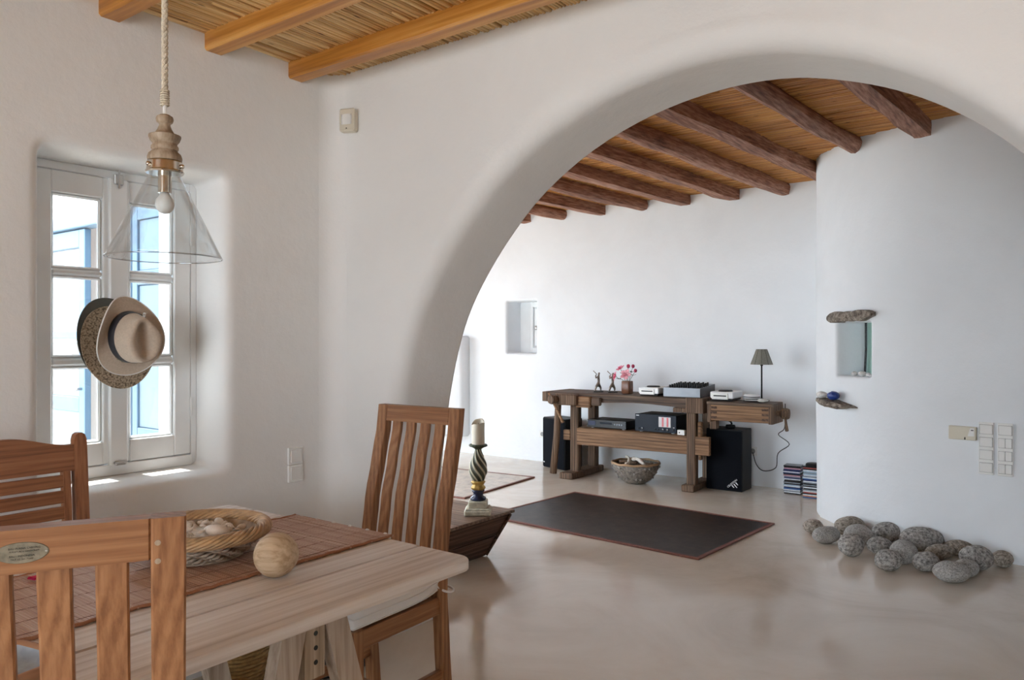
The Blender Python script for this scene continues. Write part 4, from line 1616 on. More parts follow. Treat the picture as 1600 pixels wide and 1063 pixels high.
# ------------------------------------------------------------------ hats on the window handle
def hat(name, label, mat, loc, axis_rot, bw, bl, crown, wave, band=None, pinch=True, roll=0.0, thick=0.003, cr=1.0):
    t = thing(name, label, 'hat', loc)
    t.rotation_euler = axis_rot
    n = 56

    def shape(off):
        R = []
        for k in range(9):      # brim from the edge to the head opening
            s = k / 8
            ring = []
            for i in range(n):
                a = 2 * PI * i / n
                rx = bw * (1 - s) + 0.080 * cr * s
                ry = bl * (1 - s) + 0.098 * cr * s
                z = (1 - s) ** 1.6 * (wave * math.cos(2 * a + roll) + 0.006 * math.sin(3 * a + 1)) + off
                ring.append((rx * math.cos(a), ry * math.sin(a), z))
            R.append(ring)
        for k in range(1, 9):   # crown wall
            s = k / 8
            ring = []
            for i in range(n):
                a = 2 * PI * i / n
                rx, ry = 0.080 * cr * (1 - 0.20 * s ** 1.5), 0.098 * cr * (1 - 0.16 * s ** 1.5)
                fx = 1.0
                if pinch:
                    fx -= 0.34 * s ** 1.5 * max(0, math.sin(a)) ** 2 * abs(math.cos(a)) * 1.8
                ring.append((rx * fx * math.cos(a), ry * math.sin(a), crown * s + off))
            R.append(ring)
        base = R[-1]
        for k in range(1, 9):   # crown top with a long crease
            s = k / 8
            ring = []
            for (x_, y_, z_) in base:
                xx, yy = x_ * (1 - s), y_ * (1 - s)
                e = min(1.0, s / 0.35)
                e = e * e * (3 - 2 * e)
                if pinch:
                    d = 0.005 * math.sin(PI * e) + e * (0.004 - 0.044 * math.exp(-(xx / 0.024) ** 2) * max(0, 1 - (yy / 0.095) ** 2))
                else:
                    d = 0.012 * math.sin(s * PI / 2)
                ring.append((xx, yy, z_ + d))
            R.append(ring)
        return R
    q = MB()
    q.smooth = True
    A = shape(0.0)
    B = shape(-thick)
    q.loft(A, True, False, True)
    q.loft(B, True, False, True)
    q.loft([B[0], A[0]], True, False, False)
    q.build('felt_body' if 'felt' in mat else 'straw_body', mat, t, smooth=True)
    q = MB()
    q.smooth = True
    q.tube([(p[0], p[1], p[2] - thick / 2) for p in A[0]], 0.0028, 6, closed=True)
    q.build('brim_edge', mat if mat != 'felt' else 'cushion', t, smooth=True)
    if band:
        q = MB()
        q.smooth = True
        R = []
        for z in (0.001, 0.004, 0.036, 0.039):
            s = z / crown
            e = 0.0022 if 0.002 < z < 0.038 else 0.0004
            R.append([((0.080 * (1 - 0.20 * s ** 1.5) + e) * math.cos(2 * PI * i / n), (0.098 * (1 - 0.16 * s ** 1.5) + e) * math.sin(2 * PI * i / n), z) for i in range(n)])
        q.loft(R, True, False, False)
        q.build('hat_band', band, t, smooth=True)
    return t


def hat_rot(ax, spin):
    """crown axis (local z) along ax"""
    qz = Vector(ax).to_track_quat('Z', 'Y')
    return (qz.to_matrix().to_4x4() @ Matrix.Rotation(spin, 4, 'Z')).to_euler()


hat('felt_hat', 'dark grey-green hat hung behind the other two hats', 'felt_dark', (-2.985, 1.452, 1.345), hat_rot((1, -0.06, 0.06), 0.25), 0.128, 0.168, 0.030, 0.012, pinch=False, cr=0.60)
hat('straw_hat', 'loosely woven straw hat hung in the middle of three hats', 'straw', (-2.968, 1.462, 1.322), hat_rot((1, -0.10, 0.05), 0.35), 0.130, 0.160, 0.042, 0.016, pinch=False, cr=0.70)
hat('felt_fedora', 'beige fedora with black band hung in front of two other hats', 'felt', (-2.920, 1.478, 1.362), hat_rot((1, 0.05, -0.12), 0.2), 0.128, 0.152, 0.115, 0.034, 'ribbon', True, 0.9)

# ------------------------------------------------------------------ fittings on the dining room walls
sw = thing('light_switch', 'white double switch plate on the wall right of the window', 'switch', (WX, 2.186, 0.792))
for k in range(2):
    q = MB()
    z0 = -0.078 + 0.078 * k
    q.box(-0.002, 0.009, -0.040, 0.040, z0 + 0.0005, z0 + 0.0775, 0.003)
    pf = q.build('switch_frame', 'white_plastic', sw)
    q = MB()
    q.box(0.006, 0.012, -0.029, 0.029, z0 + 0.010, z0 + 0.068, 0.002)
    q.build('rocker', 'white_plastic', pf)
sn = thing('motion_sensor', 'cream motion sensor high in the corner beside the arch', 'sensor', (-2.70, AY0 - 0.032, 2.355), 0.35)
q = MB()
q.box(-0.038, 0.038, -0.022, 0.022, -0.052, 0.052, 0.006)
q.build('housing', 'cream_plastic', sn)
q = MB()
q.smooth = True
q.loft([[(-0.026 + 0.052 * i / 8, -0.022 - 0.006 * math.sin(PI * i / 8), z) for i in range(9)] for z in (-0.022, 0.024)], False)
q.box(-0.026, 0.026, -0.024, -0.020, -0.022, 0.024)
q.build('lens', 'white_plastic', sn)
q = MB()
q.ball((0, -0.023, -0.040), (0.003, 0.002, 0.003), 8, 6)
q.build('indicator', 'dark_print', sn)

# ------------------------------------------------------------------ things under the table and in the corner
cb = thing('cane_basket', 'tall golden cane basket against the window wall under the table', 'basket', (-2.69, 1.80, 0))
for k in range(22):
    q = MB()
    q.smooth = True
    z = 0.01 + k * 0.0155
    r0 = 0.085 + 0.035 * math.sin(PI * (k + 2) / 26)
    q.tube([((r0 + 0.003 * math.cos(j * PI / 2 + k * PI)) * math.cos(2 * PI * j / 40), (r0 + 0.003 * math.cos(j * PI / 2 + k * PI)) * math.sin(2 * PI * j / 40), z + 0.002 * math.sin(j)) for j in range(40)], 0.0075, 6, closed=True)
    q.build('cane_coil', 'canebright', cb, smooth=True)
q = MB()
q.lathe([(0.003, 0.003), (0.088, 0.003), (0.088, 0.010), (0.003, 0.010)], 24)
q.build('base', 'canebright', cb)
q = MB()
q.smooth = True
q.lathe([(0.003, 0), (0.040, 0), (0.052, 0.02), (0.056, 0.05), (0.052, 0.085), (0.047, 0.095), (0.043, 0.092), (0.047, 0.08), (0.050, 0.05), (0.045, 0.02), (0.003, 0.012)], 32)
tag(put(q.build('clay_pot', 'brown_pot', smooth=True), (-2.55, 1.55, 0)), 'dark brown clay pot on the floor under the table', 'pot')
kt = thing('black_kettle', 'rounded black pot with a small handle under the table', 'pot', (-2.33, 1.62, 0))
q = MB()
q.smooth = True
q.lathe([(0.003, 0), (0.06, 0), (0.082, 0.03), (0.085, 0.06), (0.07, 0.09), (0.04, 0.105), (0.003, 0.108)], 32)
q.build('pot_body', 'black', kt, smooth=True)
q = MB()
q.smooth = True
q.tube(catmull([(0.03, 0.0, 0.10), (0.034, 0.0, 0.128), (0.012, 0.0, 0.138), (-0.004, 0.0, 0.125), (-0.006, 0, 0.104)], 4), 0.006, 8)
q.build('handle', 'black', kt, smooth=True)
q = MB()
q.smooth = True
q.lathe([(0.003, 0), (0.06, 0.002), (0.115, 0.04), (0.135, 0.10), (0.125, 0.16), (0.085, 0.215), (0.032, 0.235), (0.028, 0.26), (0.034, 0.268), (0.003, 0.269)], 36)
tag(put(q.build('glass_jar', 'green_glass', smooth=True), (-2.36, 1.24, 0)), 'pale yellow-green glass jar on the floor under the table', 'jar')
q = MB()
q.smooth = True
q.lathe([(0.003, 0), (0.185, 0), (0.208, 0.018), (0.212, 0.045), (0.200, 0.072), (0.17, 0.085), (0.003, 0.088)], 48, wob=lambda a, z: 0.02 * noise.noise(Vector((math.cos(a), math.sin(a), z * 3))))
tag(put(q.build('slate_base', 'dark_stone', smooth=True), (-2.56, 2.135, 0)), 'low round dark slate base on the floor behind the chair', 'stone')

# ------------------------------------------------------------------ workbench in the living room
wbn = thing('workbench', 'old wooden carpenter workbench against the back wall', 'workbench', (-4.34, 6.37, 0), 0.035)


def part(name, mat, parent=wbn, boxes=(), smooth=None):
    q_ = MB()
    for bb in boxes:
        q_.box(*bb)
    return q_.build(name, mat, parent, smooth=smooth)


# local x 0..2.35 along the bench, y 0 front .. 0.6 back
q = MB()
R = []
for i in range(25):
    x_ = 1.66 * i / 24
    zb = 0.742 + (0.022 * math.sin(PI * (x_ - 0.55) / 0.9) if 0.55 < x_ < 1.45 else 0) + 0.003 * noise.noise(Vector((x_ * 6, 0, 0)))
    zt = 0.832 + 0.003 * noise.noise(Vector((x_ * 4, 3, 0)))
    R.append([(x_, 0.0, zb), (x_, 0.0, zt - 0.006), (x_, 0.006, zt), (x_, 0.52, zt), (x_, 0.52, zb)])
q.loft(R)
slab = q.build('bench_top', 'bench_x', wbn, smooth=True, angle=0.5)
part('end_cleat', 'bench_z', wbn, [(-0.012, 0.055, -0.008, 0.53, 0.738, 0.834, 0.004)])
part('right_end_block', 'bench_z', wbn, [(1.50, 1.664, -0.012, 0.20, 0.700, 0.836, 0.004)])
part('tool_bracket', 'bench_z', wbn, [(1.38, 1.50, -0.010, 0.05, 0.700, 0.742, 0.004)])
# front vise
part('vise_jaw', 'bench_z', wbn, [(0.19, 0.43, -0.115, -0.035, 0.718, 0.826, 0.012)])
part('vise_block', 'bench_warm', wbn, [(0.40, 0.56, -0.065, -0.002, 0.700, 0.806, 0.01)])
part('vise_filler', 'bench_x', wbn, [(0.56, 0.66, -0.045, -0.002, 0.722, 0.80, 0.01)])
q = MB()
q.smooth = True
q.X = Matrix.Translation((0.215, -0.115, 0.772)) @ Matrix.Rotation(-0.25, 4, 'Z') @ Matrix.Rotation(PI / 2, 4, 'X')
q.lathe([(0.030, -0.06), (0.030, 0.01), (0.036, 0.016), (0.044, 0.03), (0.046, 0.06), (0.040, 0.078), (0.003, 0.080)], 20)
q.build('vise_screw', 'bench_z', wbn, smooth=True, angle=0.7)
q = MB()
q.smooth = True
q.tube([(0.165, -0.165, 0.835), (0.20, -0.165, 0.772), (0.30, -0.165, 0.60), (0.325, -0.165, 0.555)], [0.011, 0.012, 0.013, 0.018], 10)
q.build('vise_lever', 'bench_warm', wbn, smooth=True)
# legs and sled feet
q = MB()
q.smooth = True
q.tube([(0.125, -0.02, 0.03), (0.165, -0.02, 0.40), (0.185, -0.02, 0.745)], [0.036, 0.034, 0.032], 8)
q.build('front_left_brace', 'bench_z', wbn, smooth=True)
part('left_leg', 'bench_z', wbn, [(0.27, 0.36, 0.06, 0.135, 0.05, 0.745, 0.008)])
part('left_leg', 'bench_z', wbn, [(0.27, 0.36, 0.42, 0.50, 0.05, 0.745, 0.008)])
part('right_leg', 'bench_z', wbn, [(1.49, 1.575, 0.03, 0.11, 0.05, 0.745, 0.008)])
part('right_leg', 'bench_z', wbn, [(1.49, 1.575, 0.42, 0.50, 0.05, 0.745, 0.008)])
part('sled_foot', 'bench_z', wbn, [(0.24, 0.385, -0.10, 0.56, 0.0, 0.060, 0.008)])
part('sled_foot', 'bench_z', wbn, [(1.465, 1.582, -0.03, 0.56, 0.0, 0.060, 0.008)])
part('stretcher_board', 'bench_warm', wbn, [(0.36, 1.70, 0.035, 0.085, 0.325, 0.49, 0.004)])
part('stretcher_board', 'bench_warm', wbn, [(0.36, 1.575, 0.43, 0.48, 0.325, 0.49, 0.004)])
part('tenon', 'bench_warm', wbn, [(0.20, 0.275, 0.05, 0.09, 0.36, 0.46, 0.004)])
part('shelf_board', 'bench_warm', wbn, [(0.33, 1.60, 0.08, 0.44, 0.470, 0.492, 0.002)])
part('wedge', 'bench_warm', wbn, [(1.585, 1.625, 0.05, 0.10, 0.47, 0.62, 0.01), (1.592, 1.618, 0.055, 0.095, 0.28, 0.33, 0.004)])
# tail vise: dovetailed box carried at the right end
TVR = Matrix.Translation((1.72, -0.06, 0))
tv = [(0.0, 0.56, -0.005, 0.20, 0.655, 0.80)]
q = MB()
q.X = TVR
q.box(0.03, 0.55, -0.004, 0.19, 0.655, 0.792, 0.004)
q.build('tail_vise_box', 'bench_warm', wbn)
q = MB()
q.X = TVR
q.box(-0.005, 0.56, -0.010, 0.30, 0.790, 0.818, 0.004)
q.build('tail_vise_top', 'bench_x', wbn)
q = MB()
q.X = TVR
q.box(0.0, 0.032, -0.008, 0.195, 0.64, 0.80, 0.003)
q.build('tail_vise_end', 'bench_z', wbn)
q = MB()
q.X = TVR
q.box(0.525, 0.562, -0.008, 0.30, 0.648, 0.80, 0.003)
q.build('tail_vise_end', 'bench_z', wbn)
for k in range(3):
    for x0 in (0.030, 0.470):
        q = MB()
        q.X = TVR
        q.box(x0, x0 + 0.055, -0.0075, 0.02, 0.672 + 0.042 * k, 0.692 + 0.042 * k, 0.001)
        q.build('dovetail', 'trough', wbn)
part('tail_hanger', 'bench_z', wbn, [(1.68, 1.74, 0.10, 0.18, 0.56, 0.80, 0.004)])
q = MB()
q.smooth = True
q.X = TVR @ Matrix.Translation((0.56, 0.10, 0.735)) @ Matrix.Rotation(PI / 2, 4, 'Y')
q.lathe([(0.024, 0), (0.024, 0.03), (0.034, 0.04), (0.046, 0.055), (0.047, 0.09), (0.040, 0.105), (0.003, 0.107)], 18)
q.build('tail_screw', 'bench_z', wbn, smooth=True, angle=0.7)
q = MB()
q.smooth = True
q.X = TVR
q.tube([(0.625, 0.10, 0.76), (0.655, 0.04, 0.66), (0.672, 0.005, 0.605)], [0.010, 0.011, 0.015], 8)
q.build('tail_lever', 'bench_z', wbn, smooth=True)


def bw(x_, y_, z_=0.0):
    """bench local to world"""
    c_, s_ = math.cos(0.035), math.sin(0.035)
    return (-4.34 + x_ * c_ - y_ * s_, 6.37 + x_ * s_ + y_ * c_, z_)


BT = 0.8375
# figurines
def figurine(label, loc, rz):
    t = thing('figurine', label, 'figurine', loc, rz, 'kneeling musician figurines')
    q_ = MB()
    q_.box(-0.048, 0.048, -0.03, 0.03, 0, 0.008, 0.002)
    q_.build('plinth', 'black', t)
    J = {'hip': ((0.0, 0, 0.075), 0.017), 'waist': ((0.004, 0, 0.105), 0.0125), 'chest': ((0.002, 0, 0.138), 0.017), 'neck': ((0.004, 0, 0.160), 0.008),
         'head': ((0.004, 0, 0.180), 0.0135), 'bun': ((0.014, 0, 0.192), 0.007),
         'knee_a': ((-0.022, -0.014, 0.055), 0.012), 'foot_a': ((-0.034, -0.014, 0.014), 0.008), 'toe_a': ((-0.044, -0.014, 0.012), 0.006),
         'knee_b': ((0.024, 0.014, 0.045), 0.012), 'foot_b': ((0.026, 0.014, 0.014), 0.008), 'toe_b': ((0.014, 0.014, 0.012), 0.006),
         'sh_a': ((-0.006, -0.018, 0.150), 0.0075), 'el_a': ((-0.030, -0.022, 0.140), 0.006), 'ha_a': ((-0.022, -0.012, 0.172), 0.005),
         'sh_b': ((-0.002, 0.018, 0.150), 0.0075), 'el_b': ((-0.022, 0.024, 0.132), 0.006), 'ha_b': ((-0.026, 0.008, 0.164), 0.005)}
    B = [('hip', 'waist'), ('waist', 'chest'), ('chest', 'neck'), ('neck', 'head'), ('head', 'bun'), ('hip', 'knee_a'), ('knee_a', 'foot_a'), ('foot_a', 'toe_a'),
         ('hip', 'knee_b'), ('knee_b', 'foot_b'), ('foot_b', 'toe_b'), ('chest', 'sh_a'), ('sh_a', 'el_a'), ('el_a', 'ha_a'), ('chest', 'sh_b'), ('sh_b', 'el_b'), ('el_b', 'ha_b')]
    skin_mesh('body', J, B, 'figure', t, 1)
    q_ = MB()
    q_.smooth = True
    q_.tube([(-0.012, -0.002, 0.172), (-0.050, -0.006, 0.208)], [0.003, 0.0045], 8)
    q_.build('flute', 'figure', t, smooth=True)
    return t


figurine('small metal flute-player figurine at the left on the workbench', bw(0.50, 0.22, BT), 0.62)
figurine('small metal flute-player figurine beside the flower vase', bw(0.655, 0.22, BT), 0.70)

# vase with roses
vs_ = thing('flower_vase', 'square brown clay vase holding pink roses', 'vase', bw(0.845, 0.16, BT))
q = MB()
q.smooth = True
R = []
for z, e in ((0, 0.0), (0.004, 0.004), (0.06, 0.006), (0.115, 0.004), (0.120, 0.001), (0.118, -0.004), (0.02, -0.004)):
    R.append([(a, b_, z) for a, b_ in round_rect(-0.040, 0.040, -0.040, 0.040, 0.012, e, 3, 4)])
q.loft(R)
q.build('vase_body', 'vase', vs_, smooth=True, angle=0.8)
VP = Vector(bw(0.845, 0.16, BT))


def bloom(q_, c_, r_, axis):
    X = Matrix.Translation(c_) @ Vector(axis).to_track_quat('Z', 'Y').to_matrix().to_4x4()
    q_.X = X
    for ring, (cnt, rr_, tilt, sz) in enumerate(((5, 0.95, 1.15, 0.95), (5, 0.72, 0.85, 0.85), (4, 0.45, 0.5, 0.75), (3, 0.22, 0.2, 0.6))):
        for k in range(cnt):
            a0 = 2 * PI * k / cnt + ring * 0.5
            R = []
            for i in range(5):
                t_ = i / 4
                row = []
                for j in range(5):
                    s_ = (j / 4 - 0.5) * 2
                    wdt = 0.62 * sz * math.sin(PI * (0.18 + 0.72 * t_))
                    rad_ = r_ * (0.10 + rr_ * t_ * math.sin(tilt) + 0.05 * s_ * s_)
                    zz = r_ * (-0.2 + t_ * math.cos(tilt) * sz * 1.1 - 0.10 * t_ ** 3 - 0.08 * s_ * s_ * t_)
                    a = a0 + s_ * wdt * (1.0 if rr_ > 0.4 else 1.6)
                    row.append((rad_ * math.cos(a), rad_ * math.sin(a), zz))
                R.append(row)
            q_.loft(R, False)
    q_.X = Matrix.Identity(4)


def rose(label, off, r_, mat, axis, bud=False):
    t = thing('rose', label, 'rose', VP, 0, 'roses in the brown vase')
    c_ = Vector(off)
    q_ = MB()
    q_.smooth = True
    base = Vector((off[0] * 0.12, off[1] * 0.12, 0.03))
    q_.tube(catmull([base, Vector((off[0] * 0.3, off[1] * 0.3, 0.12)), c_ * 0.75 + Vector((0, 0, 0.02)), c_ - Vector(axis).normalized() * r_ * 0.2], 4), 0.0022, 5)
    q_.build('stem', 'leaf', t, smooth=True)
    q_ = MB()
    q_.smooth = True
    if bud:
        q_.ball(c_, (r_, r_, r_ * 1.15), 12, 8, lambda d: 1 + 0.1 * noise.noise(d * 3))
    else:
        bloom(q_, c_, r_, axis)
    q_.build('bud' if bud else 'bloom', mat, t, smooth=True)
    q_ = MB()
    q_.smooth = True
    for k in range(3):
        a = rnd.uniform(0, 6.28)
        d = Vector((math.cos(a), math.sin(a), 0.3))
        s_ = d.cross(Vector((0, 0, 1))).normalized()
        p0 = c_ * 0.7 + Vector((0, 0, 0.02))
        R = []
        for i in range(5):
            t_ = i / 4
            wd = 0.010 * math.sin(PI * (0.05 + 0.9 * t_))
            p = p0 + d * 0.038 * t_
            R.append([p - s_ * wd, p + Vector((0, 0, 0.002)), p + s_ * wd])
        q_.loft(R, False)
    q_.build('leaves', 'leaf', t, smooth=True)


rose('large pale pink rose in front of the vase bouquet', (0.010, -0.050, 0.185), 0.056, 'rose_pale', (0.1, -1, 0.5))
rose('deep pink rose hanging at the left of the bouquet', (-0.115, -0.03, 0.165), 0.050, 'rose', (-0.8, -0.6, 0.2))
rose('upper left pink rose of the bouquet', (-0.088, 0.02, 0.240), 0.046, 'rose', (-0.3, -0.5, 0.8))
rose('crimson rosebud at the top of the bouquet, left of a pair', (0.012, 0.0, 0.262), 0.017, 'rosebud', (0, 0, 1), True)
rose('crimson rosebud at the top of the bouquet, right of a pair', (0.052, 0.02, 0.262), 0.016, 'rosebud', (0, 0, 1), True)
rose('crimson rosebud leaning out at the right of the bouquet', (0.098, -0.02, 0.222), 0.016, 'rosebud', (0.5, 0, 1), True)

# tabletop disc players and mixer
def disc_player(label, loc, rz):
    t = thing('disc_player', label, 'disc player', loc, rz, 'tabletop disc players')
    q_ = MB()
    q_.box(-0.10, 0.10, -0.11, 0.16, 0.018, 0.075, 0.006)
    q_.build('housing', 'silver', t)
    q_ = MB()
    q_.box(-0.085, 0.06, -0.118, -0.10, 0.010, 0.060, 0.004)
    q_.build('slot_panel', 'white_plastic', t)
    q_ = MB()
    q_.box(-0.068, 0.045, -0.120, -0.112, 0.036, 0.046, 0.002)
    q_.build('disc_slot', 'black', t)
    q_ = MB()
    q_.lathe([(0.003, 0.074), (0.062, 0.074), (0.062, 0.082), (0.055, 0.086), (0.003, 0.086)], 28)
    q_.build('jog_wheel', 'black', t)
    q_ = MB()
    q_.box(-0.09, 0.09, -0.10, 0.15, 0.0, 0.019, 0.003)
    q_.build('base', 'black', t)


disc_player('silver disc player left of the mixer', bw(1.13, 0.13, BT), 0.02)
disc_player('silver disc player right of the mixer', bw(1.825, 0.10, 0.8245), 0.05)
mx_ = thing('dj_mixer', 'grey mixing console with black knobs on the workbench', 'mixer', bw(1.455, 0.20, BT), 0.06)
q = MB()
q.loft([[(-0.17, -0.20, 0.0), (0.17, -0.20, 0.0), (0.17, 0.20, 0.0), (-0.17, 0.20, 0.0)], [(-0.17, -0.20, 0.082), (0.17, -0.20, 0.082), (0.17, 0.20, 0.105), (-0.17, 0.20, 0.105)]])
q.build('housing', 'black_gloss', mx_)
q = MB()
q.box(-0.172, 0.172, -0.206, -0.199, 0.004, 0.084, 0.002)
q.build('front_panel', 'grey_metal', mx_)
for i in range(7):
    for j in range(6):
        q = MB()
        zz = 0.083 + 0.023 * (j * 0.055 + 0.03) / 0.4
        q.X = Matrix.Translation((-0.13 + 0.043 * i, -0.15 + 0.055 * j, zz))
        q.lathe([(0.0105, 0), (0.0095, 0.020), (0.007, 0.022), (0.002, 0.022)], 10)
        q.build('knob', 'black', mx_)

# stacked portable player, discs and white stone at the right end
pp = thing('portable_player', 'round silver portable disc player on a pile of sleeves', 'disc player', bw(2.055, 0.10, 0.8245 + 0.020), 0.1)
q = MB()
q.smooth = True
q.lathe([(0.003, 0.002), (0.062, 0.002), (0.070, 0.010), (0.070, 0.024), (0.060, 0.036), (0.003, 0.040)], 32)
q.build('shell', 'silver', pp, smooth=True, angle=0.6)
q = MB()
q.lathe([(0.0705, 0.013), (0.0712, 0.014), (0.0712, 0.019), (0.0705, 0.020)], 32, False, False)
q.build('band', 'black', pp)
for k, (lab, mt, w_) in enumerate((('black record sleeve lowest under the portable player', 'black', 0.19), ('white paper sleeve between two dark ones under the portable player', 'white_plastic', 0.16), ('dark sleeve directly under the portable player', 'black_gloss', 0.14))):
    q = MB()
    q.box(-w_ / 2, w_ / 2, -w_ * 0.40, w_ * 0.40, 0, 0.0062, 0.001)
    tag(put(q.build('disc_sleeve', mt), bw(2.09 - 0.012 * k, 0.12, 0.8245 + 0.0064 * k), (0, 0, 0.1 + 0.12 * k)), lab, 'disc sleeve', 'sleeves under the portable player')
q = MB()
q.smooth = True
q.ball((0, 0, 0.016), (0.045, 0.026, 0.016), 16, 10, lambda d: 1 + 0.1 * noise.noise(d * 2.2))
tag(put(q.build('white_pebble', 'white_stone', smooth=True), bw(2.18, 0.0, 0.8245), (0, 0, 0.3)), 'flat white pebble at the right end of the workbench', 'stone')

tl = thing('table_lamp', 'slim table lamp with a grey conical shade on the workbench', 'lamp', bw(2.10, 0.235, 0.8245))
q = MB()
q.smooth = True
q.lathe([(0.003, 0), (0.055, 0), (0.056, 0.006), (0.02, 0.014), (0.007, 0.02), (0.007, 0.32), (0.003, 0.325)], 24)
q.build('stand', 'black', tl, smooth=True, angle=0.6)
q = MB()
q.smooth = True
q.lathe([(0.095, 0.312), (0.046, 0.445), (0.044, 0.445), (0.093, 0.312)], 32, False, False)
shd = q.build('lamp_shade', 'shade', tl, smooth=True, angle=0.8)
for k in range(10):
    q = MB()
    a = 2 * PI * k / 10
    q.tube([(0.0955 * math.cos(a), 0.0955 * math.sin(a), 0.312), (0.0465 * math.cos(a), 0.0465 * math.sin(a), 0.445)], 0.0012, 5)
    q.build('shade_rib', 'black', shd)
q = MB()
q.lathe([(0.012, 0.30), (0.012, 0.34), (0.003, 0.342)], 12)
q.build('socket', 'black', tl)
q = MB()
q.smooth = True
q.ball((0, 0, 0.368), (0.024, 0.024, 0.028), 14, 10)
q.build('bulb', 'bulb', tl, smooth=True)

# hi-fi on the shelf
SZ = 0.4925
cdp = thing('cd_player', 'flat black disc player left on the bench shelf', 'disc player', bw(0.66, 0.09, SZ), 0.0)
q = MB()
q.box(-0.21, 0.21, 0.0, 0.29, 0.008, 0.082, 0.003)
q.build('case', 'black', cdp)
q = MB()
q.box(-0.212, 0.212, -0.006, 0.002, 0.010, 0.084, 0.002)
fp = q.build('front_panel', 'black_gloss', cdp)
q = MB()
q.box(-0.07, 0.06, -0.0085, -0.005, 0.046, 0.064, 0.001)
q.build('disc_tray', 'amp_face', fp)
for k in range(4):
    q = MB()
    q.box(0.085 + 0.025 * k, 0.100 + 0.025 * k, -0.009, -0.005, 0.04, 0.055, 0.001)
    q.build('button', 'grey_metal', fp)
q = MB()
q.box(-0.20, -0.12, -0.009, -0.005, 0.028, 0.07, 0.001)
q.build('display', 'navy', fp)
for sx in (-0.17, 0.17):
    q = MB()
    q.lathe([(0.015, 0), (0.015, 0.010)], 12)
    fo = q.build('foot', 'silver', cdp)
    fo.location = (sx, 0.03, 0)

am = thing('amplifier', 'dark blue-grey amplifier with a red meter window on the bench shelf', 'amplifier', bw(1.175, 0.075, SZ), 0.0)
q = MB()
q.box(-0.205, 0.205, 0.0, 0.33, 0.010, 0.165, 0.003)
q.build('case', 'black', am)
q = MB()
q.box(-0.207, 0.207, -0.008, 0.002, 0.008, 0.168, 0.002)
fp = q.build('front_panel', 'amp_face', am)
q = MB()
q.box(0.035, 0.155, -0.0105, -0.007, 0.058, 0.150, 0.001)
q.build('meter_window', 'screen', fp)
for x0 in (0.068, 0.115):
    q = MB()
    q.box(x0, x0 + 0.018, -0.0115, -0.010, 0.062, 0.146)
    q.build('meter_bar', 'red_mark', fp)
for x0, r_ in ((-0.165, 0.006), (-0.13, 0.012), (0.005, 0.006), (0.035, 0.006), (0.08, 0.013), (0.125, 0.013), (0.185, 0.007)):
    q = MB()
    q.X = Matrix.Translation((x0, -0.008, 0.034)) @ Matrix.Rotation(PI / 2, 4, 'X')
    q.lathe([(r_, 0), (r_ * 0.9, 0.012), (0.002, 0.013)], 14)
    q.build('knob', 'black_gloss', fp)
q = MB()
q.box(-0.195, -0.165, -0.0092, -0.007, 0.150, 0.156)
q.box(0.178, 0.192, -0.0092, -0.007, 0.056, 0.060)
q.build('printed_mark', 'white_print', fp)
for sx in (-0.16, 0.16):
    q = MB()
    q.lathe([(0.014, 0), (0.014, 0.010)], 12)
    fo = q.build('foot', 'silver', am)
    fo.location = (sx, 0.03, 0)
q = MB()
q.box(-0.035, 0.035, -0.02, 0.02, 0.0, 0.045, 0.003)
t = thing('power_adapter', 'small white power adapter beside the amplifier', 'adapter', bw(1.435, 0.06, SZ))
q.build('case', 'white_plastic', t)
q = MB()
q.X = Matrix.Translation((-0.012, -0.0205, 0.022)) @ Matrix.Rotation(PI / 2, 4, 'X')
q.lathe([(0.006, 0), (0.006, 0.001)], 10)
q.build('jack', 'black', t)

# loudspeakers
def speaker(label, loc, rz, w_, d_, h_, logo):
    t = thing('loudspeaker', label, 'speaker', loc, rz)
    q_ = MB()
    q_.box(-w_ / 2, w_ / 2, 0.0, d_, 0.0, h_, 0.006)
    q_.build('cabinet', 'black', t)
    q_ = MB()
    q_.smooth = True
    R = []
    for i in range(9):
        u = -1 + 2 * i / 8
        R.append((u * (w_ / 2 - 0.006), -0.006 - 0.016 * (1 - u * u)))
    q_.loft([[(x_, y_, 0.012) for x_, y_ in R], [(x_, y_, h_ - 0.012) for x_, y_ in R]], False)
    q_.box(-w_ / 2 + 0.006, w_ / 2 - 0.006, -0.006, 0.002, 0.012, h_ - 0.012)
    gr = q_.build('grille', 'navy_grille', t)
    if logo:
        base_ = Matrix.Translation((0.085, -0.0235, 0.075)) @ Matrix.Rotation(PI / 2, 4, 'X') @ Matrix.Rotation(0.72, 4, 'Z')
        text_mesh('CELESTION', 0.024, 'brand_lettering', 'white_print', gr, base_ @ Matrix.Scale(0.95, 4), 0.0006)
        q_ = MB()
        q_.X = base_
        for k, (x0, ln) in enumerate(((-0.018, 0.026), (0.004, 0.042), (0.026, 0.030))):
            q_.loft([[(x0, -0.012, 0), (x0 + 0.010, -0.012, 0), (x0 + 0.010, -0.012, 0.001), (x0, -0.012, 0.001)],
                     [(x0 + 0.004, -0.012 - ln, 0), (x0 + 0.010, -0.012 - ln, 0), (x0 + 0.010, -0.012 - ln, 0.001), (x0 + 0.004, -0.012 - ln, 0.001)]])
        q_.build('brand_emblem', 'white_print', gr)
    else:
        q_ = MB()
        q_.box(-w_ / 2 + 0.02, -w_ / 2 + 0.05, -0.012, -0.008, 0.05, 0.06)
        q_.build('badge', 'silver', gr)
    return t


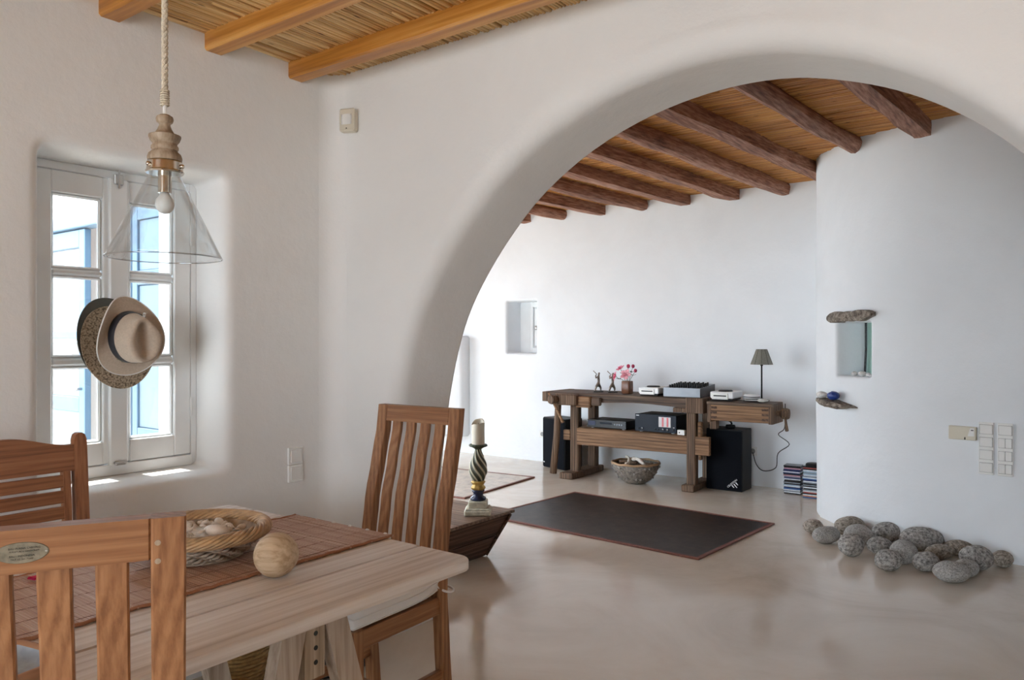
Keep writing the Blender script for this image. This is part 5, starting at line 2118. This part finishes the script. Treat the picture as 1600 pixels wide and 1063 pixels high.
speaker('black floor loudspeaker behind the left legs of the workbench', (-4.46, 6.735, 0), -0.30, 0.36, 0.24, 0.53, False)
speaker('black loudspeaker with white lettering under the tail vise', (-2.585, 6.665, 0), 0.0, 0.335, 0.24, 0.55, True)
hp_ = thing('headphones', 'black headphones lying on the lettered loudspeaker', 'headphones', (-2.64, 6.76, 0.5505), 0.2)
for sx in (-0.075, 0.075):
    q = MB()
    q.smooth = True
    q.X = Matrix.Translation((sx, 0, 0.0))
    q.lathe([(0.003, 0), (0.040, 0), (0.045, 0.012), (0.040, 0.03), (0.003, 0.035)], 20)
    q.build('ear_cup', 'black', hp_, smooth=True)
q = MB()
q.smooth = True
q.tube([(0.085 * math.cos(a), 0.085 * math.sin(a) * 0.8, 0.035 + 0.035 * math.sin(a)) for a in [PI * i / 16 for i in range(17)]], 0.009, 8)
q.build('headband', 'black', hp_, smooth=True)

# woven bowl with driftwood below the bench
bo = thing('woven_bowl', 'round grey woven bowl with cane rim under the workbench', 'bowl', (-3.395, 6.53, 0))
q = MB()
q.smooth = True
q.lathe([(0.003, 0.0), (0.09, 0.0), (0.14, 0.035), (0.185, 0.09), (0.213, 0.15), (0.222, 0.185), (0.212, 0.185), (0.203, 0.15), (0.175, 0.095), (0.13, 0.045), (0.08, 0.014), (0.003, 0.012)], 48)
q.build('bowl_body', 'bowl_grey', bo, smooth=True)
q = MB()
q.smooth = True
q.tube([(0.222 * math.cos(2 * PI * i / 60), 0.222 * math.sin(2 * PI * i / 60), 0.192 + 0.003 * math.sin(i)) for i in range(60)], 0.011, 8, closed=True)
q.build('cane_rim', 'bowl_rim', bo, smooth=True)
for k in range(9):
    q = MB()
    q.smooth = True
    a0 = 2 * PI * k / 9
    pts = []
    for i in range(13):
        t_ = i / 12
        r_ = 0.10 + 0.125 * t_ ** 0.7
        z = 0.012 + 0.165 * t_ ** 1.25
        a = a0 + 0.5 * math.sin(t_ * 5 + k)
        pts.append(((r_ + 0.004) * math.cos(a), (r_ + 0.004) * math.sin(a), z))
    q.tube(pts, 0.0024, 5)
    for i in (4, 8, 11):
        c_ = Vector(pts[i])
        q.ball(c_, (0.009, 0.009, 0.012), 8, 6)
    q.build('wire_vine', 'wire', bo, smooth=True)
for k, (lab, mt, pts, r_) in enumerate((
        ('long white driftwood stick lying across the bowl toward the right', 'driftwood', [(-0.02, -0.02, 0.225), (0.06, -0.06, 0.232), (0.15, -0.13, 0.205)], 0.024),
        ('thin curved white driftwood stick at the centre of the bowl', 'driftwood', [(-0.11, 0.02, 0.235), (-0.06, -0.02, 0.225), (-0.03, -0.10, 0.19), (-0.025, -0.15, 0.20)], 0.017),
        ('thick brown driftwood piece at the left of the bowl', 'driftwood_dark', [(-0.16, -0.03, 0.19), (-0.09, 0.02, 0.185), (0.0, 0.03, 0.18)], 0.022),
        ('brown driftwood piece at the right of the bowl', 'driftwood_dark', [(0.03, 0.04, 0.19), (0.10, 0.02, 0.18), (0.16, 0.03, 0.185)], 0.020),
        ('short brown driftwood piece low in front of the bowl', 'driftwood_dark', [(-0.10, -0.11, 0.165), (-0.02, -0.13, 0.15), (0.06, -0.13, 0.15)], 0.018),
        ('brown driftwood piece at the bottom of the bowl', 'driftwood_dark', [(-0.12, 0.05, 0.12), (0.0, 0.0, 0.10), (0.12, -0.04, 0.12)], 0.040))):
    q = MB()
    q.smooth = True
    cp_ = catmull(pts, 5)
    q.tube(cp_, [r_ * (0.75 + 0.35 * noise.noise(Vector((i * 0.5, k * 3, 0)))) for i in range(len(cp_))], 8)
    tag(put(q.build('driftwood', mt, smooth=True), (-3.395, 6.53, 0)), lab, 'driftwood', 'driftwood in the woven bowl')

# sockets and cables
def socket(label, loc):
    t = thing('wall_socket', label, 'socket', loc)
    q_ = MB()
    q_.box(-0.04, 0.04, -0.010, 0.004, -0.04, 0.04, 0.003)
    q_.build('plate', 'white_plastic', t)
    q_ = MB()
    q_.X = Matrix.Translation((0, -0.0105, 0)) @ Matrix.Rotation(PI / 2, 4, 'X')
    q_.lathe([(0.024, 0), (0.024, 0.0015), (0.020, 0.0015), (0.018, -0.001), (0.003, -0.001)], 20)
    q_.build('socket_well', 'grey_seam', t)


socket('white wall socket left of the black loudspeaker', (-4.815, BY, 0.305))
socket('white wall socket right of the lettered loudspeaker', (-2.455, BY, 0.32))


def cable(label, pts, r_=0.004):
    q_ = MB()
    q_.smooth = True
    q_.tube(catmull(pts, 5), r_, 6)
    return tag(q_.build('power_cable', 'cable', smooth=True), label, 'cable')


cable('black lamp cable looping from the tail vise to the wall socket', [(-2.06, 6.72, 0.80), (-2.085, 6.80, 0.64), (-2.12, 6.88, 0.56), (-2.19, 6.95, 0.50), (-2.10, 6.97, 0.42), (-2.20, 6.97, 0.33), (-2.22, 6.97, 0.20), (-2.33, 6.97, 0.16), (-2.40, 6.98, 0.21), (-2.45, 7.03, 0.31)])
cable('black cable dangling between the right bench leg and the loudspeaker', [(-2.79, 6.965, 0.62), (-2.83, 6.965, 0.45), (-2.80, 6.965, 0.35), (-2.86, 6.965, 0.27), (-2.82, 6.965, 0.20), (-2.86, 6.965, 0.12), (-2.80, 6.97, 0.05), (-2.82, 6.98, 0.006)])
cable('short black cable rising behind the amplifier to the bench top', [(-3.16, 6.88, 0.60), (-3.05, 6.93, 0.68), (-2.95, 6.95, 0.78)])

# stacks of disc cases
WORDS = ['first', 'second', 'third', 'fourth', 'fifth', 'sixth', 'seventh', 'eighth', 'ninth', 'tenth', 'eleventh', 'twelfth', 'thirteenth', 'fourteenth', 'fifteenth',
         'sixteenth', 'seventeenth', 'eighteenth', 'nineteenth', 'twentieth', 'twenty-first', 'twenty-second', 'twenty-third', 'twenty-fourth', 'twenty-fifth', 'twenty-sixth']
CDC = {'black': (0.012, 0.012, 0.016), 'dark blue': (0.025, 0.035, 0.11), 'white': (0.66, 0.70, 0.74), 'pale blue': (0.36, 0.47, 0.58), 'grey': (0.22, 0.25, 0.29), 'pink': (0.55, 0.30, 0.36),
       'blue': (0.05, 0.13, 0.32), 'red': (0.34, 0.08, 0.07), 'orange': (0.50, 0.22, 0.12)}
for k_, c_ in CDC.items():
    M['cd_' + k_] = plain('case_' + k_.replace(' ', '_'), c_, 0.25, var=0.15, scale=40)
q = MB()
q.box(-0.071, 0.071, -0.062, 0.062, 0.0, 0.0100, 0.0008)
cd_src = q.build('cd_source', 'black')
cd_mesh = cd_src.data
bpy.data.objects.remove(cd_src)
S1 = ['black', 'black', 'pink', 'dark blue', 'dark blue', 'white', 'dark blue', 'black', 'pink', 'grey', 'dark blue', 'white', 'black', 'black', 'grey', 'black', 'pale blue', 'white', 'dark blue', 'blue', 'white', 'grey', 'white', 'black']
S2 = ['black', 'red', 'black', 'white', 'pale blue', 'grey', 'pale blue', 'white', 'grey', 'white', 'blue', 'dark blue', 'white', 'grey', 'black', 'grey', 'black', 'white', 'black', 'grey', 'white', 'red', 'black', 'white', 'orange', 'blue']
for side, seq, cx_, cy_, rz in (('left', S1, -2.045, 6.915, 0.05), ('right', S2, -1.855, 6.83, 0.03)):
    for k, cn in enumerate(seq):
        me = cd_mesh.copy()
        me.materials.clear()
        me.materials.append(M['cd_' + cn])
        o = bpy.data.objects.new('disc_case', me)
        COL.objects.link(o)
        o.location = (cx_ + rnd.uniform(-0.004, 0.004), cy_ + rnd.uniform(-0.004, 0.004), 0.0104 * (len(seq) - 1 - k) + 0.0002)
        o.rotation_euler = (0, 0, rz + rnd.uniform(-0.05, 0.05))
        tag(o, '%s disc case, %s from the top of the %s stack by the wall' % (cn, WORDS[k], side), 'disc case', 'disc cases stacked on the floor')
q = MB()
q.smooth = True
q.lathe([(0.003, 0), (0.066, 0), (0.068, 0.004), (0.066, 0.016), (0.058, 0.022), (0.003, 0.023)], 28)
tag(put(q.build('disc_wallet', 'black', smooth=True), (-1.85, 6.83, 0.0104 * 26 + 0.0005)), 'round black disc wallet on top of the right stack', 'disc wallet')

# ------------------------------------------------------------------ rugs
def rug(label, loc, rz, w_, d_, mat):
    t = thing('rug', label, 'rug', loc, rz)
    q_ = MB()
    q_.box(-w_ / 2 + 0.02, w_ / 2 - 0.02, -d_ / 2 + 0.02, d_ / 2 - 0.02, 0.0005, 0.009)
    q_.build('rug_field', mat, t)
    for nm, bx in (('border_strip', (-w_ / 2, w_ / 2, -d_ / 2, -d_ / 2 + 0.028, 0.0, 0.012, 0.003)), ('border_strip', (-w_ / 2, w_ / 2, d_ / 2 - 0.028, d_ / 2, 0.0, 0.012, 0.003)),
                   ('border_strip', (-w_ / 2, -w_ / 2 + 0.028, -d_ / 2 + 0.028, d_ / 2 - 0.028, 0.0, 0.012, 0.003)), ('border_strip', (w_ / 2 - 0.028, w_ / 2, -d_ / 2 + 0.028, d_ / 2 - 0.028, 0.0, 0.012, 0.003))):
        q_ = MB()
        q_.box(*bx)
        q_.build(nm, 'rug_border', t)


rug('dark brown leather rug in the middle of the living room floor', (-2.745, 5.115, 0), -0.068, 1.80, 1.20, 'rug_dark')
rug('pale woven rug with dark binding behind the candlestick', (-5.10, 5.50, 0), 0.09, 1.70, 1.20, 'rug_pale')

# ------------------------------------------------------------------ wooden trough with candlestick
tr = thing('wooden_trough', 'dark weathered wooden trough with slanted ends and a plank lid', 'trough', (-3.50, 3.52, 0), 0.0)
HT_ = 0.272
TW, TB = 0.375, 0.222   # half depth (y) at top and bottom
TL, TLB = 0.57, 0.49
q = MB()
for a in (0,):
    bot = [(-TLB, -TB, 0), (TLB, -TB, 0), (TLB, TB, 0), (-TLB, TB, 0)]
    top = [(-TL, -TW, HT_ - 0.02), (TL, -TW, HT_ - 0.02), (TL, TW, HT_ - 0.02), (-TL, TW, HT_ - 0.02)]
    q.loft([bot, top])
q.build('trough_body', 'trough', tr)
for z0, z1 in ((0.004, 0.118), (0.124, 0.246)):
    q = MB()
    def at(z, sgn, e):
        t_ = z / (HT_ - 0.02)
        return (TLB + (TL - TLB) * t_ + e, sgn * (TB + (TW - TB) * t_ + 0.004))
    x0, y0 = at(z0, 1, 0.012)
    x1, y1 = at(z1, 1, 0.012)
    q.loft([[(x0 - 0.02, -y0, z0), (x0, -y0, z0), (x0, y0, z0), (x0 - 0.02, y0, z0)], [(x1 - 0.02, -y1, z1), (x1, -y1, z1), (x1, y1, z1), (x1 - 0.02, y1, z1)]])
    q.build('end_board', 'trough', tr)
for k in range(3):
    q = MB()
    y0 = -TW - 0.02 + k * 0.2705
    q.box(-TL - 0.03, TL + 0.03, y0, y0 + 0.266, HT_ - 0.019, HT_, 0.003)
    q.build('lid_plank', 'trough_top', tr)
q = MB()
q.smooth = True
R = []
q.tube([(TLB + 0.016, TB + 0.012, 0.006), (TL + 0.018, TW + 0.008, HT_ - 0.024)], 0.011, 6)
q.build('corner_batten', 'trough', tr)

cs = thing('candlestick', 'painted spiral candlestick with navy and gold base on the trough', 'candlestick', (-3.012, 3.700, HT_ + 0.0005), 0.62)
q = MB()
q.box(-0.082, 0.082, -0.082, 0.082, 0, 0.032, 0.006)
q.box(-0.074, 0.074, -0.074, 0.074, 0.031, 0.042, 0.004)
q.box(-0.058, 0.058, -0.058, 0.058, 0.041, 0.085, 0.005)
q.build('plinth', 'old_white', cs)
q = MB()
q.smooth = True
q.lathe([(0.003, 0.084), (0.045, 0.084), (0.050, 0.094), (0.046, 0.104), (0.032, 0.112), (0.030, 0.128), (0.040, 0.142), (0.038, 0.150), (0.003, 0.152)], 32)
q.build('navy_base', 'navy', cs, smooth=True)
q = MB()
q.smooth = True
q.lathe([(0.003, 0.150), (0.036, 0.150), (0.044, 0.160), (0.040, 0.172), (0.032, 0.178), (0.038, 0.190), (0.044, 0.198), (0.036, 0.206), (0.003, 0.208)], 40, wob=lambda a, z: 0.06 * math.cos(a * 9))
q.build('gold_collar', 'gold', cs, smooth=True)
q = MB()
q.smooth = True
N, R = 72, []
for j in range(31):
    t_ = j / 30
    z = 0.204 + 0.196 * t_
    r0 = 0.020 + 0.039 * math.sin(PI * min(1, (t_ * 0.93 + 0.12))) ** 1.1 * (1 - 0.35 * t_)
    ring = []
    for i in range(N):
        a = 2 * PI * i / N
        rr_ = r0 * (1 + 0.085 * math.cos(8 * (a + t_ * 2.6)))
        ring.append((rr_ * math.cos(a), rr_ * math.sin(a), z))
    R.append(ring)
q.loft(R)
sp = q.build('spiral_stem', ['spiral_dark', 'spiral_light'], cs, smooth=True)
for p in sp.data.polygons:
    c_ = p.center
    a = math.atan2(c_.y, c_.x)
    t_ = (c_.z - 0.204) / 0.196
    p.material_index = 1 if math.cos(8 * (a + t_ * 2.6)) > 0.35 else 0
q = MB()
q.smooth = True
q.lathe([(0.003, 0.398), (0.018, 0.398), (0.024, 0.404), (0.040, 0.414), (0.054, 0.418), (0.056, 0.426), (0.050, 0.432), (0.003, 0.430)], 40, wob=lambda a, z: 0.05 * math.cos(a * 14) if z > 0.41 else 0)
q.build('drip_pan', 'verdigris', cs, smooth=True)
q = MB()
q.smooth = True
R = []
for z_, r_ in ((0.431, 0.041), (0.45, 0.040), (0.52, 0.0395), (1, 0.040), (2, 0.034), (3, 0.030)):
    ring = []
    for i in range(28):
        a = 2 * PI * i / 28
        rim = 0.572 + 0.014 * math.sin(a + 0.4) - 0.012 * max(0, math.cos(2 * a)) + 0.003 * noise.noise(Vector((math.cos(a) * 3, math.sin(a) * 3, 0)))
        z = z_ if z_ < 1 else (rim if z_ == 1 else (rim - 0.002 if z_ == 2 else 0.545))
        ring.append((r_ * math.cos(a), r_ * math.sin(a), z))
    R.append(ring)
q.loft(R)
cd_ = thing('pillar_candle', 'burnt-down ivory pillar candle on the painted candlestick', 'candle', (-3.012, 3.700, HT_ + 0.0005), 0.62)
q.build('wax', 'candle', cd_, smooth=True, angle=1.0)
q = MB()
q.tube([(0, 0, 0.54), (0.001, 0.001, 0.562)], 0.0012, 6)
q.build('wick', 'dark_print', cd_)

# ------------------------------------------------------------------ stones along the curved wall
PEBW = [  # x, y, half width, half height, material, label
    (-1.509, 5.557, 0.069, 0.050, 'granite2', 'small brown speckled stone at the left end of the stone row'),
    (-1.369, 5.344, 0.102, 0.056, 'granite3', 'flat oval grey stone second from the left of the row'),
    (-1.285, 5.622, 0.112, 0.070, 'granite2', 'big rounded stone touching the wall behind the left group'),
    (-1.182, 5.394, 0.090, 0.071, 'granite3', 'plain grey round stone in the middle of the left group'),
    (-1.161, 5.112, 0.080, 0.071, 'granite', 'egg-shaped speckled stone at the front of the left group'),
    (-1.048, 5.623, 0.116, 0.066, 'granite', 'wide speckled stone against the wall between two big ones'),
    (-1.029, 5.265, 0.075, 0.056, 'granite', 'dark speckled stone between the left and middle groups'),
    (-0.867, 5.125, 0.083, 0.073, 'granite3', 'grey round stone just behind the front middle stone'),
    (-0.913, 4.916, 0.079, 0.063, 'granite', 'round black-speckled stone at the front of the middle group'),
    (-0.826, 5.495, 0.131, 0.079, 'granite', 'largest domed stone of the row, against the wall'),
    (-0.707, 5.355, 0.106, 0.048, 'granite2', 'long flat stone lying right of the middle group'),
    (-0.735, 5.041, 0.082, 0.057, 'granite', 'speckled oval stone left of the frontmost stone'),
    (-0.620, 5.525, 0.100, 0.049, 'granite2', 'low brown stone against the wall in the right group'),
    (-0.504, 5.250, 0.102, 0.071, 'granite', 'coarse dark-speckled big stone in the right group'),
    (-0.533, 5.056, 0.073, 0.052, 'granite3', 'smooth stone directly right of the frontmost stone'),
    (-0.586, 4.893, 0.096, 0.060, 'granite3', 'frontmost pale oval stone of the row'),
    (-0.385, 5.405, 0.065, 0.049, 'granite2', 'small pale brown stone at the right end against the wall')]
for k, (x_, y_, rw, rh, mt, lab) in enumerate(PEBW):
    q = MB()
    q.smooth = True
    rd_ = min(rw, rh * 1.25) * 0.86
    q.ball((0, 0, rh * 0.985), (rw, rd_, rh), 24, 16, lambda d: 1 + 0.07 * noise.noise(d * 1.4 + Vector((k * 5, 0, 0))) - (0.0 if d.z > -0.93 else 0.04))
    tag(put(q.build('beach_stone', mt, smooth=True), (x_, y_, 0), (0, 0, YAW + (0.25 if k % 3 else -0.2))), lab, 'stone', 'beach stones along the curved wall')

# ------------------------------------------------------------------ fittings of the curved wall
def on_wall(s, z, d=0.0):
    p, tg, nn = curve_at(s)
    return (Vector((p.x, p.y, z)) + nn * d), math.atan2(tg.y, tg.x)


smid = (ns0 + ns1) / 2
def slab_stone(name, label, s, z, ln, th, dp, mat, seed, tilt=0.0, taper=0.0):
    p, ang = on_wall(s, z)
    q_ = MB()
    R = []
    K = 16
    for i in range(K + 1):
        t_ = i / K
        x_ = (t_ - 0.5) * ln
        e = min(1, math.sin(PI * (0.06 + 0.88 * t_)) * 2.2)
        n1_ = noise.noise(Vector((t_ * 6, seed, 0)))
        n2_ = noise.noise(Vector((t_ * 6, seed, 7)))
        h_ = th * e * (0.85 + 0.3 * n1_)
        d_ = dp * (0.45 + 0.55 * e) * (0.9 + 0.25 * n2_)
        if taper:
            h_ *= 0.45 + 0.9 * math.sin(PI * t_) ** 1.2
            d_ *= math.sin(PI * (0.04 + 0.92 * t_)) ** 0.7
        zc = tilt * x_ + 0.006 * n2_
        R.append([(x_, 0.06, zc - h_ / 2), (x_, -d_ * 0.85, zc - h_ / 2), (x_, -d_, zc - h_ * 0.1), (x_, -d_ * 0.93, zc + h_ * 0.45), (x_, 0.06, zc + h_ / 2)])
    q_.loft(R)
    o_ = q_.build(name, mat, smooth=True, angle=0.7)
    return tag(put(o_, p, (0, 0, ang)), label, 'stone')


slab_stone('lintel_stone', 'rough brown stone lintel above the wall niche', smid - 0.01, NZ[1] + 0.042, 0.42, 0.082, 0.045, 'schist', 2.2, 0.05)
slab_stone('stone_shelf', 'thin rough stone shelf sticking out below the niche', s_of_x(-1.43), 0.895, 0.42, 0.045, 0.13, 'schist', 5.1, -0.09, 1.0)
for s_, z_, r3, mt, nm, lab in ((s_of_x(-1.50), 0.921, (0.055, 0.036, 0.026), 'white_stone', 'shelf_stone', 'white pebble on the thin stone shelf'),
                                (s_of_x(-1.40), 0.919, (0.052, 0.038, 0.032), 'blue_paint', 'painted_stone', 'blue painted pebble with white marks on the stone shelf')):
    p, ang = on_wall(s_, z_, -0.055)
    q = MB()
    q.smooth = True
    q.ball((0, 0, r3[2]), r3, 20, 14, lambda d: 1 + 0.05 * noise.noise(d * 2))
    if mt == 'blue_paint':
        t = thing(nm, lab, 'stone', p, ang)
        q.build('pebble', mt, t, smooth=True)
        q = MB()
        q.smooth = True
        q.tube([(-0.022, -0.021, 0.052), (-0.006, -0.018, 0.058), (0.010, -0.022, 0.054), (0.0, -0.029, 0.047), (0.018, -0.030, 0.044)], 0.0032, 6)
        q.build('white_marking', 'white_print', t, smooth=True)
    else:
        tag(put(q.build(nm, mt, smooth=True), p, (0, 0, ang)), lab, 'stone')
for k, (ds_, dd, r_) in enumerate(((0.00, 0.05, 0.020), (0.05, 0.07, 0.017), (0.085, 0.04, 0.024), (0.13, 0.05, 0.016), (0.16, 0.03, 0.014), (0.055, 0.12, 0.016))):
    p, ang = on_wall(ns0 + 0.13 + ds_, NZ[0] + 0.0005, dd)
    q = MB()
    q.smooth = True
    q.ball((0, 0, r_ * 0.8), (r_ * 1.2, r_, r_ * 0.8), 14, 10, lambda d: 1 + 0.08 * noise.noise(d * 2 + Vector((k, 0, 0))))
    tag(put(q.build('niche_pebble', 'white_stone', smooth=True), p, (0, 0, ang)), ['leftmost small white pebble in the niche', 'second small white pebble from the left in the niche', 'largest white pebble in the niche',
        'small white pebble right of the largest in the niche', 'rightmost tiny white pebble in the niche', 'small white pebble at the back of the niche'][k], 'pebble', 'pebbles in the niche')

# thermostat and the two switch columns
p, ang = on_wall(s_of_x(-0.60), 0.770)
th = thing('thermostat', 'beige room thermostat left of the white switch columns', 'thermostat', p, ang)
q = MB()
q.box(-0.077, 0.077, -0.026, 0.0, -0.042, 0.042, 0.004)
q.build('housing', 'cream_plastic', th)
q = MB()
q.loft([[(0.030, -0.0275, -0.016), (0.066, -0.0275, -0.016), (0.066, -0.024, -0.016), (0.030, -0.024, -0.016)], [(0.044, -0.0275, 0.034), (0.066, -0.0275, 0.034), (0.066, -0.024, 0.034), (0.044, -0.024, 0.034)]])
q.build('scale_window', 'white_plastic', th)
q = MB()
q.box(0.048, 0.062, -0.0285, -0.027, 0.018, 0.024)
q.build('scale_marks', 'dark_print', th)
q = MB()
q.box(0.012, 0.018, -0.030, -0.024, -0.040, -0.024, 0.001, Matrix.Identity(4))
q.build('slider', 'dark_print', th)
for x_, lab, split in ((-0.475, 'white four-switch column next to the thermostat', False), (-0.375, 'white four-switch column farther right of the thermostat', True)):
    p, ang = on_wall(s_of_x(x_), 0.685)
    t = thing('switch_column', lab, 'switch', p, ang, 'switch columns on the curved wall')
    q = MB()
    q.box(-0.041, 0.041, -0.010, 0.0, -0.160, 0.160, 0.003)
    q.build('plate', 'white_plastic', t)
    for k in range(4):
        zc = 0.117 - 0.078 * k
        q = MB()
        q.box(-0.036, 0.036, -0.0115, -0.008, zc - 0.030, zc + 0.030, 0.003)
        fr_ = q.build('switch_seam', 'grey_seam', t)
        cuts = ((-0.034, -0.001), (0.001, 0.034)) if (split and k > 0) else ((-0.034, 0.034),)
        for a0, a1 in cuts:
            q = MB()
            q.box(a0, a1, -0.0155, -0.010, zc - 0.028, zc + 0.028, 0.003)
            q.build('rocker', 'white_plastic', t)
